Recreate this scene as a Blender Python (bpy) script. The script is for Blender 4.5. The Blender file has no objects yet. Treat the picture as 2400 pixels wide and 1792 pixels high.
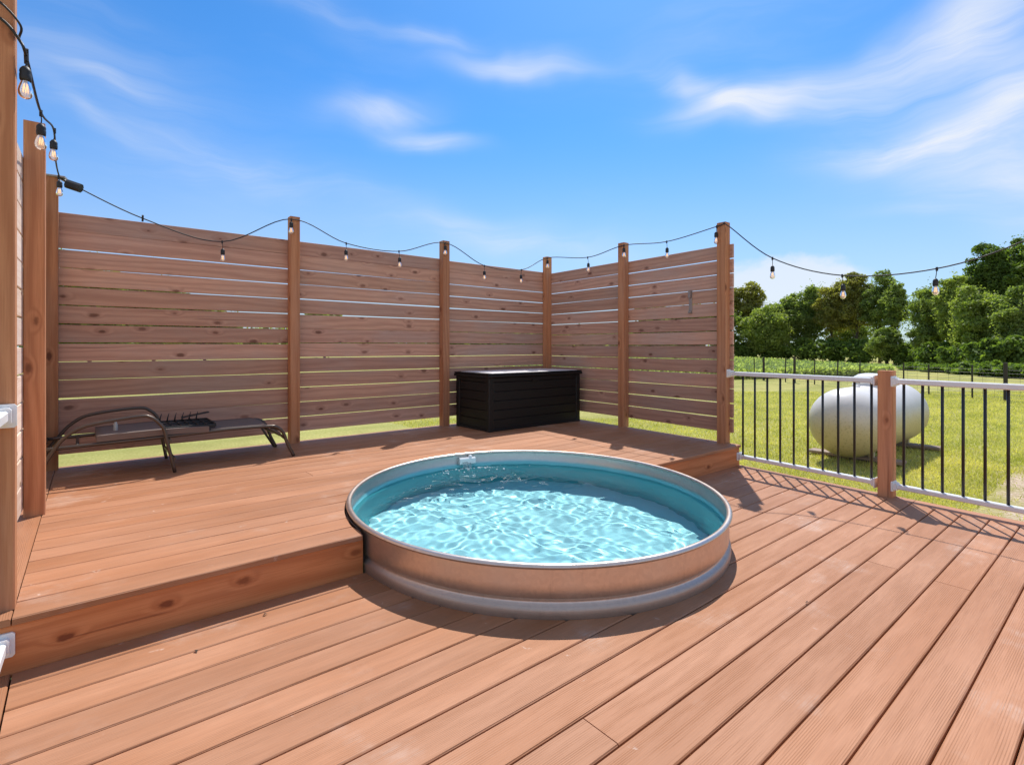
import bpy, math, random
import numpy as np
from mathutils import Vector, Matrix, noise as mnoise

random.seed(7); RG = np.random.default_rng(11)
sc = bpy.context.scene
COL = sc.collection
PI = math.pi
rad = math.radians

# ------------------------------------------------------------------ camera frame (photo: 2400 px wide, focal 1231 px)
FPX, HV, CX, EYE = 1231., 812., 1200., 1.15
AZ = math.atan2(1500, 1231)
FW = (math.cos(AZ), math.sin(AZ)); RT = (math.sin(AZ), -math.cos(AZ))
def at_depth(u, D):            # ground position seen in photo column u at distance D
    l = (u - CX) / FPX * D
    return (D*FW[0] + l*RT[0], D*FW[1] + l*RT[1])

cam_d = bpy.data.cameras.new('camera'); cam = bpy.data.objects.new('camera', cam_d); COL.objects.link(cam)
cam.location = (0, 0, EYE)
cam.rotation_euler = (PI/2, 0, AZ - PI/2)
cam_d.sensor_width = 36; cam_d.lens = 36*FPX/2400
cam_d.shift_y = -(896 - HV)/2400
cam_d.clip_end = 2000; cam_d.clip_start = 0.02
sc.camera = cam

# ------------------------------------------------------------------ node helpers
class G:
    def __init__(s, nt): s.nt = nt
    def n(s, typ, ins=None, **kw):
        nd = s.nt.nodes.new(typ)
        for k, v in kw.items(): setattr(nd, k, v)
        for k, v in (ins or {}).items(): s.set(nd, k, v)
        return nd
    def set(s, nd, k, v):
        sock = nd.inputs[k]
        if isinstance(v, bpy.types.Node): v = v.outputs[0]
        if isinstance(v, bpy.types.NodeSocket): s.nt.links.new(v, sock)
        else:
            if sock.type == 'RGBA' and not isinstance(v, (int, float)) and len(v) == 3: v = (*v, 1)
            sock.default_value = v
    def m(s, op, a, b=None, c=None, clamp=False):
        nd = s.nt.nodes.new('ShaderNodeMath'); nd.operation = op; nd.use_clamp = clamp
        for i, v in enumerate((a, b, c)):
            if v is not None: s.set(nd, i, v)
        return nd.outputs[0]
    def vec(s, x, y, z=0.): return s.n('ShaderNodeCombineXYZ', {0: x, 1: y, 2: z}).outputs[0]
    def noise(s, v, scale=1., detail=3., rough=.5, dist=0.):
        return s.n('ShaderNodeTexNoise', {'Vector': v, 'Scale': scale, 'Detail': detail, 'Roughness': rough, 'Distortion': dist}).outputs[0]
    def ss(s, v, a, b, x=0., y=1.):      # smoothstep a..b -> x..y
        nd = s.n('ShaderNodeMapRange', {0: v, 1: a, 2: b, 3: x, 4: y}); nd.interpolation_type = 'SMOOTHSTEP'
        return nd.outputs[0]
    def mix(s, f, a, b, blend='MIX'):
        nd = s.nt.nodes.new('ShaderNodeMix'); nd.data_type = 'RGBA'; nd.blend_type = blend; nd.clamp_factor = True
        s.set(nd, 0, f); s.set(nd, 6, a); s.set(nd, 7, b); return nd.outputs[2]
    def ramp(s, f, stops):
        nd = s.nt.nodes.new('ShaderNodeValToRGB'); s.set(nd, 0, f); cr = nd.color_ramp
        while len(cr.elements) < len(stops): cr.elements.new(.5)
        for e, (p, c) in zip(cr.elements, stops): e.position = p; e.color = (*c, 1)
        return nd.outputs[0]

def material(name):
    m = bpy.data.materials.new(name); m.use_nodes = True
    nt = m.node_tree; nt.nodes.clear(); g = G(nt)
    out = nt.nodes.new('ShaderNodeOutputMaterial')
    return m, g, out
def pbsdf(g, out, **ins):
    nd = g.n('ShaderNodeBsdfPrincipled', {k.replace('_', ' '): v for k, v in ins.items()})
    g.nt.links.new(nd.outputs[0], out.inputs[0]); return nd
def simple(name, col, rough=.5, metal=0., var=.12, scale=8., bump=0., spec=.5):
    m, g, out = material(name)
    tc = g.n('ShaderNodeTexCoord').outputs['Object']
    nz = g.noise(tc, scale, 4, .6)
    f = g.m('MULTIPLY_ADD', nz, 2*var, 1-var)
    c = g.mix(1., col, g.n('ShaderNodeCombineColor', {0: f, 1: f, 2: f}), 'MULTIPLY')
    b = pbsdf(g, out, Base_Color=c, Roughness=g.m('MULTIPLY_ADD', nz, .2, rough-.1), Metallic=metal)
    b.inputs['Specular IOR Level'].default_value = spec
    if bump:
        bp = g.n('ShaderNodeBump', {'Height': g.noise(tc, scale*12, 3), 'Strength': bump, 'Distance': .002})
        g.set(b, 'Normal', bp)
    return m

def wood_coords(g):
    uv = g.n('ShaderNodeUVMap'); uv.uv_map = 'UVMap'
    at = g.n('ShaderNodeAttribute'); at.attribute_name = 'rnd'; r = at.outputs['Fac']
    sp = g.n('ShaderNodeSeparateXYZ', {0: uv.outputs[0]})
    u = g.m('MULTIPLY_ADD', r, 31.7, sp.outputs[0]); v = g.m('MULTIPLY_ADD', r, 17.3, sp.outputs[1])
    return u, v, r
def lumber(name, cA, cB, cK, dens=.35, weather=(.5, .5, .5), wamt=.2, rough=.75, ring=1., sat=1.):
    m, g, out = material(name)
    u, v, r = wood_coords(g)
    z = g.m('MULTIPLY', r, 7.)
    def sc_(a, b): return g.vec(g.m('MULTIPLY', u, a), g.m('MULTIPLY', v, b), z)
    vor = g.n('ShaderNodeTexVoronoi', {'Vector': sc_(3.6, 7.), 'Scale': 1., 'Randomness': .9}, voronoi_dimensions='2D')
    D = vor.outputs['Distance']; cr = g.n('ShaderNodeSeparateColor', {0: vor.outputs['Color']})
    keep = g.m('GREATER_THAN', cr.outputs[0], 1-dens)
    size = g.m('MULTIPLY_ADD', cr.outputs[1], .085, .05)
    wob = g.m('MULTIPLY_ADD', g.m('SUBTRACT', g.noise(sc_(28, 48), 1, 3, .6), .45), .14, D)
    core = g.m('MULTIPLY', keep, g.ss(g.m('DIVIDE', wob, size), 1.35, .55))
    halo = g.m('MULTIPLY', keep, g.ss(D, .34, .04))
    n1 = g.noise(sc_(.5, 4.), 1., 2, .5)
    t = g.m('ADD', g.m('MULTIPLY', v, 26.), g.m('ADD', g.m('MULTIPLY', n1, 7.), g.m('MULTIPLY', halo, 1.6)))
    rg = g.m('MULTIPLY_ADD', g.m('SINE', g.m('MULTIPLY', t, 4.)), .5, .5)
    rg = g.m('POWER', rg, 1.6)
    fine = g.noise(sc_(5., 170.), 1., 3, .6)
    big = g.noise(sc_(.8, 2.2), 1., 3, .6)
    c = g.mix(g.m('MULTIPLY', rg, .62*ring), cA, cB)
    c = g.mix(g.ss(big, .42, .72, 0, wamt*2), c, weather)
    c = g.mix(g.ss(fine, .35, .75, 0, .5), c, cB)
    c = g.mix(g.m('MULTIPLY', g.ss(D, .24, .03), g.m('MULTIPLY', keep, .6)), c, cB)
    c = g.mix(g.m('MULTIPLY', core, g.m('MULTIPLY_ADD', cr.outputs[2], .45, .40)), c, cK)
    f = g.m('MULTIPLY_ADD', g.m('FRACT', g.m('MULTIPLY', r, 91.7)), .36, .80)
    c = g.mix(1., c, g.n('ShaderNodeCombineColor', {0: f, 1: f, 2: g.m('MULTIPLY_ADD', r, .06, g.m('MULTIPLY', f, .97))}), 'MULTIPLY')
    # drying cracks
    ck = g.ss(g.noise(sc_(.7, 38.), 1., 1, .4), .74, .78)
    c = g.mix(g.m('MULTIPLY', ck, .5), c, cK)
    b = pbsdf(g, out, Base_Color=c, Roughness=rough)
    b.inputs['Specular IOR Level'].default_value = .25
    h = g.m('ADD', g.m('MULTIPLY', rg, -.35), g.m('ADD', g.m('MULTIPLY', fine, .6), g.m('MULTIPLY', ck, -1.2)))
    g.set(b, 'Normal', g.n('ShaderNodeBump', {'Height': h, 'Strength': .35, 'Distance': .002}))
    return m
def composite(name, cA, cB, scuff=1.):
    m, g, out = material(name)
    u, v, r = wood_coords(g); z = g.m('MULTIPLY', r, 7.)
    def sc_(a, b): return g.vec(g.m('MULTIPLY', u, a), g.m('MULTIPLY', v, b), z)
    wp = g.noise(sc_(.45, 3.5), 1., 2, .5)
    t = g.m('ADD', g.m('MULTIPLY', v, 290.), g.m('MULTIPLY', wp, 17.))
    lines = g.m('MULTIPLY_ADD', g.m('SINE', g.m('MULTIPLY', t, 3.2)), .5, .5)
    lines = g.m('MULTIPLY', g.m('POWER', lines, 3.), g.ss(g.noise(sc_(3., 30.), 1., 3), .35, .62))
    fib = g.noise(sc_(9., 260.), 1., 3, .65)
    big = g.noise(sc_(1.1, 4.), 1., 4, .6)
    c = g.mix(g.ss(big, .3, .75), cA, cB)
    dk = tuple(x*.55 for x in cA)
    c = g.mix(g.m('MULTIPLY', lines, .30), c, dk)
    c = g.mix(g.ss(fib, .3, .8, 0, .28), c, dk)
    tc = g.n('ShaderNodeTexCoord').outputs['Object']
    # dried water marks / scuffs, large soft and small crisp
    s1 = g.m('MULTIPLY', g.ss(g.noise(tc, 2.3, 5, .62), .55, .76), g.ss(fib, .35, .6))
    s2 = g.m('MULTIPLY', g.ss(g.noise(tc, 11., 3, .5, .6), .70, .77), g.ss(g.noise(tc, 90., 2), .35, .6))
    st = g.noise(g.vec(g.m('MULTIPLY', u, 6.), g.m('MULTIPLY', v, 22.), z), 1., 3, .5)
    s3 = g.ss(st, .76, .86)
    w = g.m('ADD', g.m('MULTIPLY', s1, .42*scuff), g.m('ADD', g.m('MULTIPLY', s2, .55*scuff), g.m('MULTIPLY', s3, .35*scuff)), clamp=True)
    c = g.mix(w, c, (.72, .58, .48))
    f = g.m('MULTIPLY_ADD', g.m('FRACT', g.m('MULTIPLY', r, 53.7)), .19, .89)
    c = g.mix(1., c, g.n('ShaderNodeCombineColor', {0: f, 1: f, 2: f}), 'MULTIPLY')
    b = pbsdf(g, out, Base_Color=c, Roughness=g.m('MULTIPLY_ADD', big, .2, .5))
    b.inputs['Specular IOR Level'].default_value = .3
    h = g.m('ADD', g.m('MULTIPLY', lines, -1.), g.m('MULTIPLY', fib, .7))
    g.set(b, 'Normal', g.n('ShaderNodeBump', {'Height': h, 'Strength': .5, 'Distance': .0018}))
    return m

M = {}
M['deck'] = composite('composite_decking', (.415, .175, .078), (.52, .25, .135))
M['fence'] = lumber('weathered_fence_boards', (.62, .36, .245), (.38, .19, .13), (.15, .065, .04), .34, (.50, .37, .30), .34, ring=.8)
M['fence_lit'] = lumber('sunlit_fence_boards', (.86, .68, .54), (.66, .46, .33), (.25, .14, .09), .22, (.78, .68, .58), .3, ring=.6)  # brighter copy of the fence wood, sunlight put into its colour
M['post'] = lumber('cedar_post', (.60, .275, .13), (.40, .155, .068), (.12, .04, .022), .20, (.46, .32, .24), .16)
M['fascia'] = lumber('stained_fascia', (.66, .255, .10), (.46, .145, .05), (.16, .04, .018), .36, (.50, .28, .18), .14)
M['white'] = simple('white_powder_coat', (.80, .79, .77), .38, 0, .03, 5)
M['black'] = simple('black_baluster', (.018, .016, .015), .35, 0, .1, 9)
M['resin'] = simple('black_resin', (.010, .009, .009), .5, 0, .15, 6, .15, .3)
M['lid'] = simple('lid_glare_panel', (.85, .83, .81), .4, 0, .08, 5, .2)  # near-white colour stands in for sun glare on the dark lid
M['bronze'] = simple('bronze_tube', (.10, .08, .065), .36, .55, .1, 7)
M['sling'] = simple('sling_fabric', (.17, .13, .11), .8, 0, .1, 25, .5)
M['rubber'] = simple('black_rubber', (.015, .014, .014), .55, 0, .1, 20)
M['plastic_white'] = simple('white_plastic', (.8, .8, .79), .35, 0, .03, 5)
M['tank_paint'] = None
M['steel_grey'] = simple('grey_hook', (.32, .27, .24), .5, .2, .1, 9)
M['skid'] = lumber('skid_board', (.36, .26, .19), (.25, .17, .12), (.1, .06, .04), .2)
M['under'] = simple('gap_shade', (.05, .022, .014), .9, 0, .2, 4)  # dark colour painted in as the shade below the boards
M['fpost'] = simple('dark_fence_post', (.045, .035, .028), .8, 0, .3, 6)
M['fwire'] = simple('fence_wire', (.09, .09, .085), .5, .6, .1, 6)
M['bark'] = simple('bark', (.10, .078, .058), .9, 0, .4, 3, .6)
M['leafbit'] = simple('dead_leaf', (.06, .035, .02), .8, 0, .3, 40)

# propane tank paint: white above, algae / pollen stained lower down
def mk():
    m, g, out = material('tank_paint')
    tc = g.n('ShaderNodeTexCoord').outputs['Object']
    z = g.n('ShaderNodeSeparateXYZ', {0: tc}).outputs[2]
    nz = g.noise(tc, 3.5, 5, .65); n2 = g.noise(tc, 40., 3, .6)
    low = g.ss(g.m('ADD', z, g.m('MULTIPLY', nz, .25)), .55, -.02)
    c = g.mix(g.m('MULTIPLY', low, .72), (.74, .70, .65), (.46, .34, .11))
    c = g.mix(g.m('MULTIPLY', g.m('MULTIPLY', low, g.ss(n2, .5, .75)), .55), c, (.22, .17, .07))
    c = g.mix(g.ss(g.noise(g.n('ShaderNodeMapping', {'Vector': tc, 'Scale': (2, 14, 1.2)}), 1.5, 4), .6, .8, 0, .18), c, (.45, .42, .38))
    pbsdf(g, out, Base_Color=c, Roughness=.42); return m
M['tank_paint'] = mk()
# galvanised steel
def mk(name, liner):
    m, g, out = material(name)
    tc = g.n('ShaderNodeTexCoord').outputs['Object']
    vor = g.n('ShaderNodeTexVoronoi', {'Vector': tc, 'Scale': 60.}); sp = g.n('ShaderNodeSeparateColor', {0: vor.outputs['Color']}).outputs[0]
    nz = g.noise(tc, 3., 5, .65)
    z = g.n('ShaderNodeSeparateXYZ', {0: tc}).outputs[2]
    streak = g.noise(g.n('ShaderNodeMapping', {'Vector': tc, 'Scale': (9, 9, 1)}), 2., 4, .6)
    c = g.mix(sp, (.62, .52, .45), (.69, .58, .50))  # copper warmth in the colour stands in for the deck's reflection
    c = g.mix(g.ss(nz, .4, .75, 0, .45), c, (.62, .56, .50))
    c = g.mix(g.ss(streak, .56, .75, 0, .35), c, (.30, .26, .24))
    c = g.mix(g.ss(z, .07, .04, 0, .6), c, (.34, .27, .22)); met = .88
    if liner:
        zz = g.m('MULTIPLY_ADD', nz, .02, z)
        sub = g.ss(zz, .170, .135); c = g.mix(.5, c, (.36, .45, .48))
        c = g.mix(sub, c, g.mix(nz, (.10, .42, .47), (.17, .54, .58)))
        met = g.ss(zz, .135, .155, 0., .7)
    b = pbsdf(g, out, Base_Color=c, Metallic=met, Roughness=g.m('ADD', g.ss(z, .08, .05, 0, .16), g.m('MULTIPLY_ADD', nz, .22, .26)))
    g.set(b, 'Normal', g.n('ShaderNodeBump', {'Height': nz, 'Strength': .25, 'Distance': .01}))
    return m
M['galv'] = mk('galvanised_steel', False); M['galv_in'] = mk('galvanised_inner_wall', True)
def mk():
    m, g, out = material('pool_floor')
    tc = g.n('ShaderNodeTexCoord').outputs['Object']
    nz = g.noise(tc, 5., 5, .65); n2 = g.noise(tc, 60., 3, .6)
    c = g.mix(nz, (.56, .80, .85), (.76, .90, .92))
    c = g.mix(g.ss(n2, .45, .8, 0, .3), c, (.75, .85, .86))
    pbsdf(g, out, Base_Color=c, Roughness=.7); return m
M['floor'] = mk()
def mk():
    m, g, out = material('water')
    rf_ = g.n('ShaderNodeBsdfRefraction', {'Color': (.71, .935, .962), 'Roughness': 0., 'IOR': 1.33}); gl = g.n('ShaderNodeBsdfGlossy', {'Color': (1, 1, 1), 'Roughness': .0})
    mx = g.n('ShaderNodeMixShader', {0: g.m('MULTIPLY', g.n('ShaderNodeFresnel', {'IOR': 1.33}).outputs[0], .62)}); g.set(mx, 1, rf_); g.set(mx, 2, gl)
    g.nt.links.new(mx.outputs[0], out.inputs[0]); return m
M['water'] = mk()
def mk():
    m, g, out = material('falling_water')
    nd = g.n('ShaderNodeBsdfPrincipled', {'Base Color': (.95, .98, 1.), 'Roughness': .08, 'IOR': 1.2, 'Transmission Weight': .8})
    g.nt.links.new(nd.outputs[0], out.inputs[0]); return m
M['splash'] = mk()
def mk():
    m, g, out = material('bulb_glass')
    a = g.n('ShaderNodeBsdfTransparent', {'Color': (.99, .97, .95)}); b = g.n('ShaderNodeBsdfGlossy', {'Color': (1, 1, 1), 'Roughness': .03})
    d = g.n('ShaderNodeBsdfDiffuse', {'Color': (.92, .84, .76)}); 
    fr = g.n('ShaderNodeFresnel', {'IOR': 1.5})
    m1 = g.n('ShaderNodeMixShader', {0: .45}); g.set(m1, 1, a); g.set(m1, 2, d)
    m2 = g.n('ShaderNodeMixShader', {0: fr}); g.set(m2, 1, m1); g.set(m2, 2, b)
    g.nt.links.new(m2.outputs[0], out.inputs[0]); return m
M['glass'] = mk()
def mk():
    m, g, out = material('filament')
    e = g.n('ShaderNodeEmission', {'Color': (1., .55, .22), 'Strength': 2.6}); g.nt.links.new(e.outputs[0], out.inputs[0]); return m
M['filament'] = mk()
def mk():
    m, g, out = material('clear_bottle')
    pbsdf(g, out, Base_Color=(.85, .88, .85), Roughness=.15, Transmission_Weight=.6, IOR=1.35); return m
M['clear'] = mk()

def mk():   # mown grass with bare gravel patch by the corner of the deck
    m, g, out = material('lawn')
    tc = g.n('ShaderNodeTexCoord').outputs['Object']
    sp = g.n('ShaderNodeSeparateXYZ', {0: tc}); x, y = sp.outputs[0], sp.outputs[1]
    big = g.noise(tc, .18, 4, .55); mid = g.noise(tc, 1.1, 5, .65); fin = g.noise(tc, 26., 4, .7)
    mow = g.noise(g.n('ShaderNodeMapping', {'Vector': tc, 'Rotation': (0, 0, .35), 'Scale': (.12, 1.4, 1)}), 1., 3, .5)
    c = g.ramp(fin, [(.28, (.25, .25, .06)), (.5, (.50, .46, .14)), (.72, (.70, .63, .28))])
    c = g.mix(g.ss(mid, .38, .68, 0, .55), c, (.32, .28, .085))
    c = g.mix(g.ss(mow, .4, .65, 0, .35), c, (.15, .21, .03))
    c = g.mix(g.ss(big, .35, .65, 0, .30), c, (.30, .27, .07))
    # gravel: right of the deck, toward the camera side
    e = g.m('ADD', y, g.m('MULTIPLY', g.m('SUBTRACT', mid, .5), 1.6))
    gm = g.m('MULTIPLY', g.ss(g.m('SUBTRACT', e, g.m('MULTIPLY', g.m('SUBTRACT', x, 7.), .12)), 1.25, .75), g.ss(x, 10.5, 8.9))
    gv = g.n('ShaderNodeTexVoronoi', {'Vector': tc, 'Scale': 30.})
    gc = g.mix(g.n('ShaderNodeSeparateColor', {0: gv.outputs['Color']}).outputs[0], (.45, .32, .21), (.72, .56, .42))
    c = g.mix(g.m('MULTIPLY', gm, g.ss(fin, .35, .5)), c, gc)
    b = pbsdf(g, out, Base_Color=c, Roughness=.9); b.inputs['Specular IOR Level'].default_value = .1
    g.set(b, 'Normal', g.n('ShaderNodeBump', {'Height': g.noise(tc, 60., 3, .7), 'Strength': .8, 'Distance': .02}))
    return m
M['lawn'] = mk()
def leafmat(name, ca, cb, trans=.35):
    m, g, out = material(name)
    at = g.n('ShaderNodeAttribute'); at.attribute_name = 'rnd'
    c = g.mix(at.outputs['Fac'], ca, cb)
    d = g.n('ShaderNodeBsdfPrincipled', {'Base Color': c, 'Roughness': .55}); d.inputs['Specular IOR Level'].default_value = .25
    t = g.n('ShaderNodeBsdfTranslucent', {'Color': g.mix(1., c, (1.5, 1.7, .6), 'MULTIPLY')})
    mx = g.n('ShaderNodeMixShader', {0: trans}); g.set(mx, 1, d); g.set(mx, 2, t)
    g.nt.links.new(mx.outputs[0], out.inputs[0]); return m
M['leaf_green'] = leafmat('leaves_green', (.14, .19, .055), (.36, .40, .13), .5)
M['leaf_light'] = leafmat('leaves_light_green', (.17, .22, .055), (.43, .46, .14), .5)
M['leaf_olive'] = leafmat('leaves_olive', (.18, .18, .045), (.40, .35, .11), .5)
M['leaf_dark'] = leafmat('leaves_dark', (.09, .14, .035), (.24, .31, .07), .45)
M['corn'] = leafmat('corn_leaves', (.24, .29, .09), (.56, .60, .30), .4)
M['blade'] = leafmat('grass_blades', (.36, .36, .08), (.80, .68, .28), .35)

# ------------------------------------------------------------------ mesh builder
class MB:
    def __init__(s): s.v = []; s.f = []; s.uv = []; s.r = []; s.sm = []
    def face(s, idx, uv=None, r=0., smooth=False):
        s.f.append(idx); s.uv.append(uv or [(0, 0)]*len(idx)); s.r.append(r); s.sm.append(smooth)
    def beam(s, p0, p1, w, h, up=(0, 0, 1), ch=.003, r=None, smooth=False):
        p0 = Vector(p0); p1 = Vector(p1); r = random.random() if r is None else r
        d = (p1-p0); L = d.length; d.normalize(); up = Vector(up)
        a = d.cross(up); a.normalize(); b = a.cross(d); b.normalize()
        hw, hh = w/2, h/2; c = min(ch, hw*.9, hh*.9)
        prof = [(-hw+c, -hh), (hw-c, -hh), (hw, -hh+c), (hw, hh-c), (hw-c, hh), (-hw+c, hh), (-hw, hh-c), (-hw, -hh+c)]
        i0 = len(s.v)
        for p in (p0, p1):
            for x, y in prof: s.v.append(tuple(p + a*x + b*y))
        cum = [0]
        for k in range(8):
            q, t = prof[k], prof[(k+1) % 8]; cum.append(cum[-1]+math.hypot(q[0]-t[0], q[1]-t[1]))
        for k in range(8):
            k2 = (k+1) % 8
            s.face([i0+k, i0+k2, i0+8+k2, i0+8+k], [(0, cum[k]), (0, cum[k+1]), (L, cum[k+1]), (L, cum[k])], r)
        s.face([i0+k for k in range(7, -1, -1)], [(prof[k][0]*.3, prof[k][1]) for k in range(7, -1, -1)], r)
        s.face([i0+8+k for k in range(8)], [(prof[k][0]*.3, prof[k][1]) for k in range(8)], r)
    def box(s, x0, x1, y0, y1, z0, z1, ch=.003, axis='x', r=None):
        cx, cy, cz = (x0+x1)/2, (y0+y1)/2, (z0+z1)/2
        if axis == 'x': s.beam((x0, cy, cz), (x1, cy, cz), y1-y0, z1-z0, ch=ch, r=r)
        elif axis == 'y': s.beam((cx, y0, cz), (cx, y1, cz), x1-x0, z1-z0, ch=ch, r=r)
        else: s.beam((cx, cy, z0), (cx, cy, z1), y1-y0, x1-x0, up=(1, 0, 0), ch=ch, r=r)
    def tube(s, pts, rr, seg=10, caps=True, r=.5, closed=False, flat=1.):
        pts = [Vector(p) for p in pts]; n = len(pts)
        if not hasattr(rr, '__len__'): rr = [rr]*n
        i0 = len(s.v); prev = None
        for i, p in enumerate(pts):
            if closed: t = pts[(i+1) % n]-pts[i-1]
            else: t = pts[min(i+1, n-1)]-pts[max(i-1, 0)]
            t.normalize()
            if prev is None:
                ref = Vector((0, 0, 1)) if abs(t.z) < .9 else Vector((1, 0, 0))
                a = t.cross(ref); a.normalize()
            else:
                a = prev - t*prev.dot(t); a.normalize()
            prev = a; b = t.cross(a)
            for k in range(seg):
                an = 2*PI*k/seg; s.v.append(tuple(p+a*math.cos(an)*rr[i]+b*math.sin(an)*rr[i]*flat))
        m = n if closed else n-1
        for i in range(m):
            j = (i+1) % n
            for k in range(seg):
                k2 = (k+1) % seg
                s.face([i0+i*seg+k, i0+i*seg+k2, i0+j*seg+k2, i0+j*seg+k], None, r, True)
        if caps and not closed:
            s.face([i0+k for k in range(seg-1, -1, -1)], None, r); s.face([i0+(n-1)*seg+k for k in range(seg)], None, r)
    def lathe(s, prof, c=(0, 0, 0), seg=24, axis='z', r=.5, smooth=True):
        i0 = len(s.v); n = len(prof)
        for rr, z in prof:
            for k in range(seg):
                a = 2*PI*k/seg; q = (rr*math.cos(a), rr*math.sin(a), z)
                if axis == 'x': q = (z, rr*math.cos(a), rr*math.sin(a))
                if axis == 'y': q = (rr*math.sin(a), z, rr*math.cos(a))
                s.v.append((c[0]+q[0], c[1]+q[1], c[2]+q[2]))
        for i in range(n-1):
            for k in range(seg):
                k2 = (k+1) % seg
                s.face([i0+i*seg+k, i0+i*seg+k2, i0+(i+1)*seg+k2, i0+(i+1)*seg+k], None, r, smooth)
        if prof[0][0] > 1e-5: s.face([i0+k for k in range(seg-1, -1, -1)], None, r)
        if prof[-1][0] > 1e-5: s.face([i0+(n-1)*seg+k for k in range(seg)], None, r)
    def plank(s, y0, y1, fl, fr, z1, th, ch=.004, n=8, r=None):
        """deck board running along x between end curves fl(y), fr(y)"""
        r = random.random() if r is None else r
        ys = [y0, y0, y0+ch] + [y0+ch+(y1-y0-2*ch)*k/n for k in range(1, n)] + [y1-ch, y1, y1]
        zs = [z1-th, z1-ch, z1] + [z1]*(n-1) + [z1, z1-ch, z1-th]
        i0 = len(s.v); m = len(ys)
        for f in (fl, fr):
            for y, z in zip(ys, zs): s.v.append((f(y), y, z))
        for k in range(m-1):
            q = [i0+k, i0+m+k, i0+m+k+1, i0+k+1]
            s.face(q, [(s.v[i][0], s.v[i][1] if 0 < k < m-2 else s.v[i][1]+s.v[i][2]) for i in q], r)
        q = [i0+m-1, i0+2*m-1, i0+m, i0]
        s.face(q, [(0, 0)]*4, r)
        for side in (0, 1):            # end caps as vertical strips, so curved cuts stay clean
            b0 = len(s.v); t0 = i0+side*m
            for k in range(1, m-1): s.v.append((s.v[t0+k][0], ys[k], z1-th))
            for k in range(1, m-2):
                q = [t0+k, t0+k+1, b0+k, b0+k-1]
                s.face(q if side else q[::-1], [(0, 0), (0, .01), (.02, .01), (.02, 0)], r)
    def build(s, name, mat, parent=None, loc=None):
        me = bpy.data.meshes.new(name)
        off = Vector(loc) if loc else Vector((0, 0, 0))
        me.from_pydata([tuple(Vector(v)-off) for v in s.v], [], s.f)
        uvl = me.uv_layers.new(name='UVMap')
        uvl.data.foreach_set('uv', np.array([c for f in s.uv for p in f for c in p], dtype=np.float32))
        at = me.attributes.new('rnd', 'FLOAT', 'FACE'); at.data.foreach_set('value', np.array(s.r, dtype=np.float32))
        me.polygons.foreach_set('use_smooth', np.array(s.sm, dtype=bool))
        me.materials.append(mat)
        o = bpy.data.objects.new(name, me); COL.objects.link(o)
        if loc: o.location = loc
        if parent:
            o.parent = parent
            if loc is None: o.matrix_parent_inverse = Matrix.Translation(-parent_loc(parent))
            else: o.location = Vector(loc)-parent_loc(parent)
        return o
def parent_loc(p):
    v = Vector((0, 0, 0))
    while p is not None:
        v += p.location + p.matrix_parent_inverse.translation if p.parent else p.location; p = p.parent
    return v
def empty(name, loc):
    o = bpy.data.objects.new(name, None); o.location = loc; COL.objects.link(o); o.empty_display_size = .1; return o
def tag(o, label=None, cat=None, group=None, kind=None):
    if label: o['label'] = label
    if cat: o['category'] = cat
    if group: o['group'] = group
    if kind: o['kind'] = kind
    return o
def cr(pts, n=8):     # catmull-rom through points
    P = [Vector(p) for p in pts]; P = [P[0]*2-P[1]]+P+[P[-1]*2-P[-2]]; out = []
    for i in range(1, len(P)-2):
        for k in range(n):
            t = k/n; a, b, c, d = P[i-1:i+3]
            out.append(.5*((2*b)+(c-a)*t+(2*a-5*b+4*c-d)*t*t+(3*b-a-3*c+d)*t**3))
    out.append(P[-2]); return out
def raw_mesh(name, V, Fq, rnd, mat, smooth=False):
    """V (n,3), Fq (m,k) arrays"""
    me = bpy.data.meshes.new(name); k = Fq.shape[1]; m = len(Fq)
    me.vertices.add(len(V)); me.vertices.foreach_set('co', V.astype(np.float32).ravel())
    me.loops.add(m*k); me.loops.foreach_set('vertex_index', Fq.astype(np.int32).ravel())
    me.polygons.add(m); me.polygons.foreach_set('loop_start', np.arange(0, m*k, k, dtype=np.int32))
    me.update(calc_edges=True)
    at = me.attributes.new('rnd', 'FLOAT', 'FACE'); at.data.foreach_set('value', rnd.astype(np.float32))
    if smooth: me.polygons.foreach_set('use_smooth', np.ones(m, dtype=bool))
    me.materials.append(mat); me.validate()
    o = bpy.data.objects.new(name, me); COL.objects.link(o); return o

# ------------------------------------------------------------------ key dimensions
S = .196                       # raised deck height
PC = (2.287, 2.572); PA, PB = 1.243, 1.162; PHI = rad(72.2)     # pool: slightly out-of-round tank
ca, sa = math.cos(PHI), math.sin(PHI)
def ell(th, off=0., z=0.):
    x = (PA+off)*math.cos(th); y = (PB+off)*math.sin(th)
    return (PC[0]+x*ca-y*sa, PC[1]+x*sa+y*ca, z)
def ell_x(y, off):             # x-crossings of row y with the tank outline, or None
    A, B = PA+off, PB+off; dy = y-PC[1]
    # ((dx*ca+dy*sa)/A)^2 + ((-dx*sa+dy*ca)/B)^2 = 1
    a = (ca/A)**2+(sa/B)**2; b = 2*dy*(ca*sa/A**2-ca*sa/B**2); c = dy*dy*((sa/A)**2+(ca/B)**2)-1
    D = b*b-4*a*c
    if D < 0: return None
    return PC[0]+(-b-math.sqrt(D))/(2*a), PC[0]+(-b+math.sqrt(D))/(2*a)
def edge_lo(y): return 4.965-.085*(2.53-y)
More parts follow.
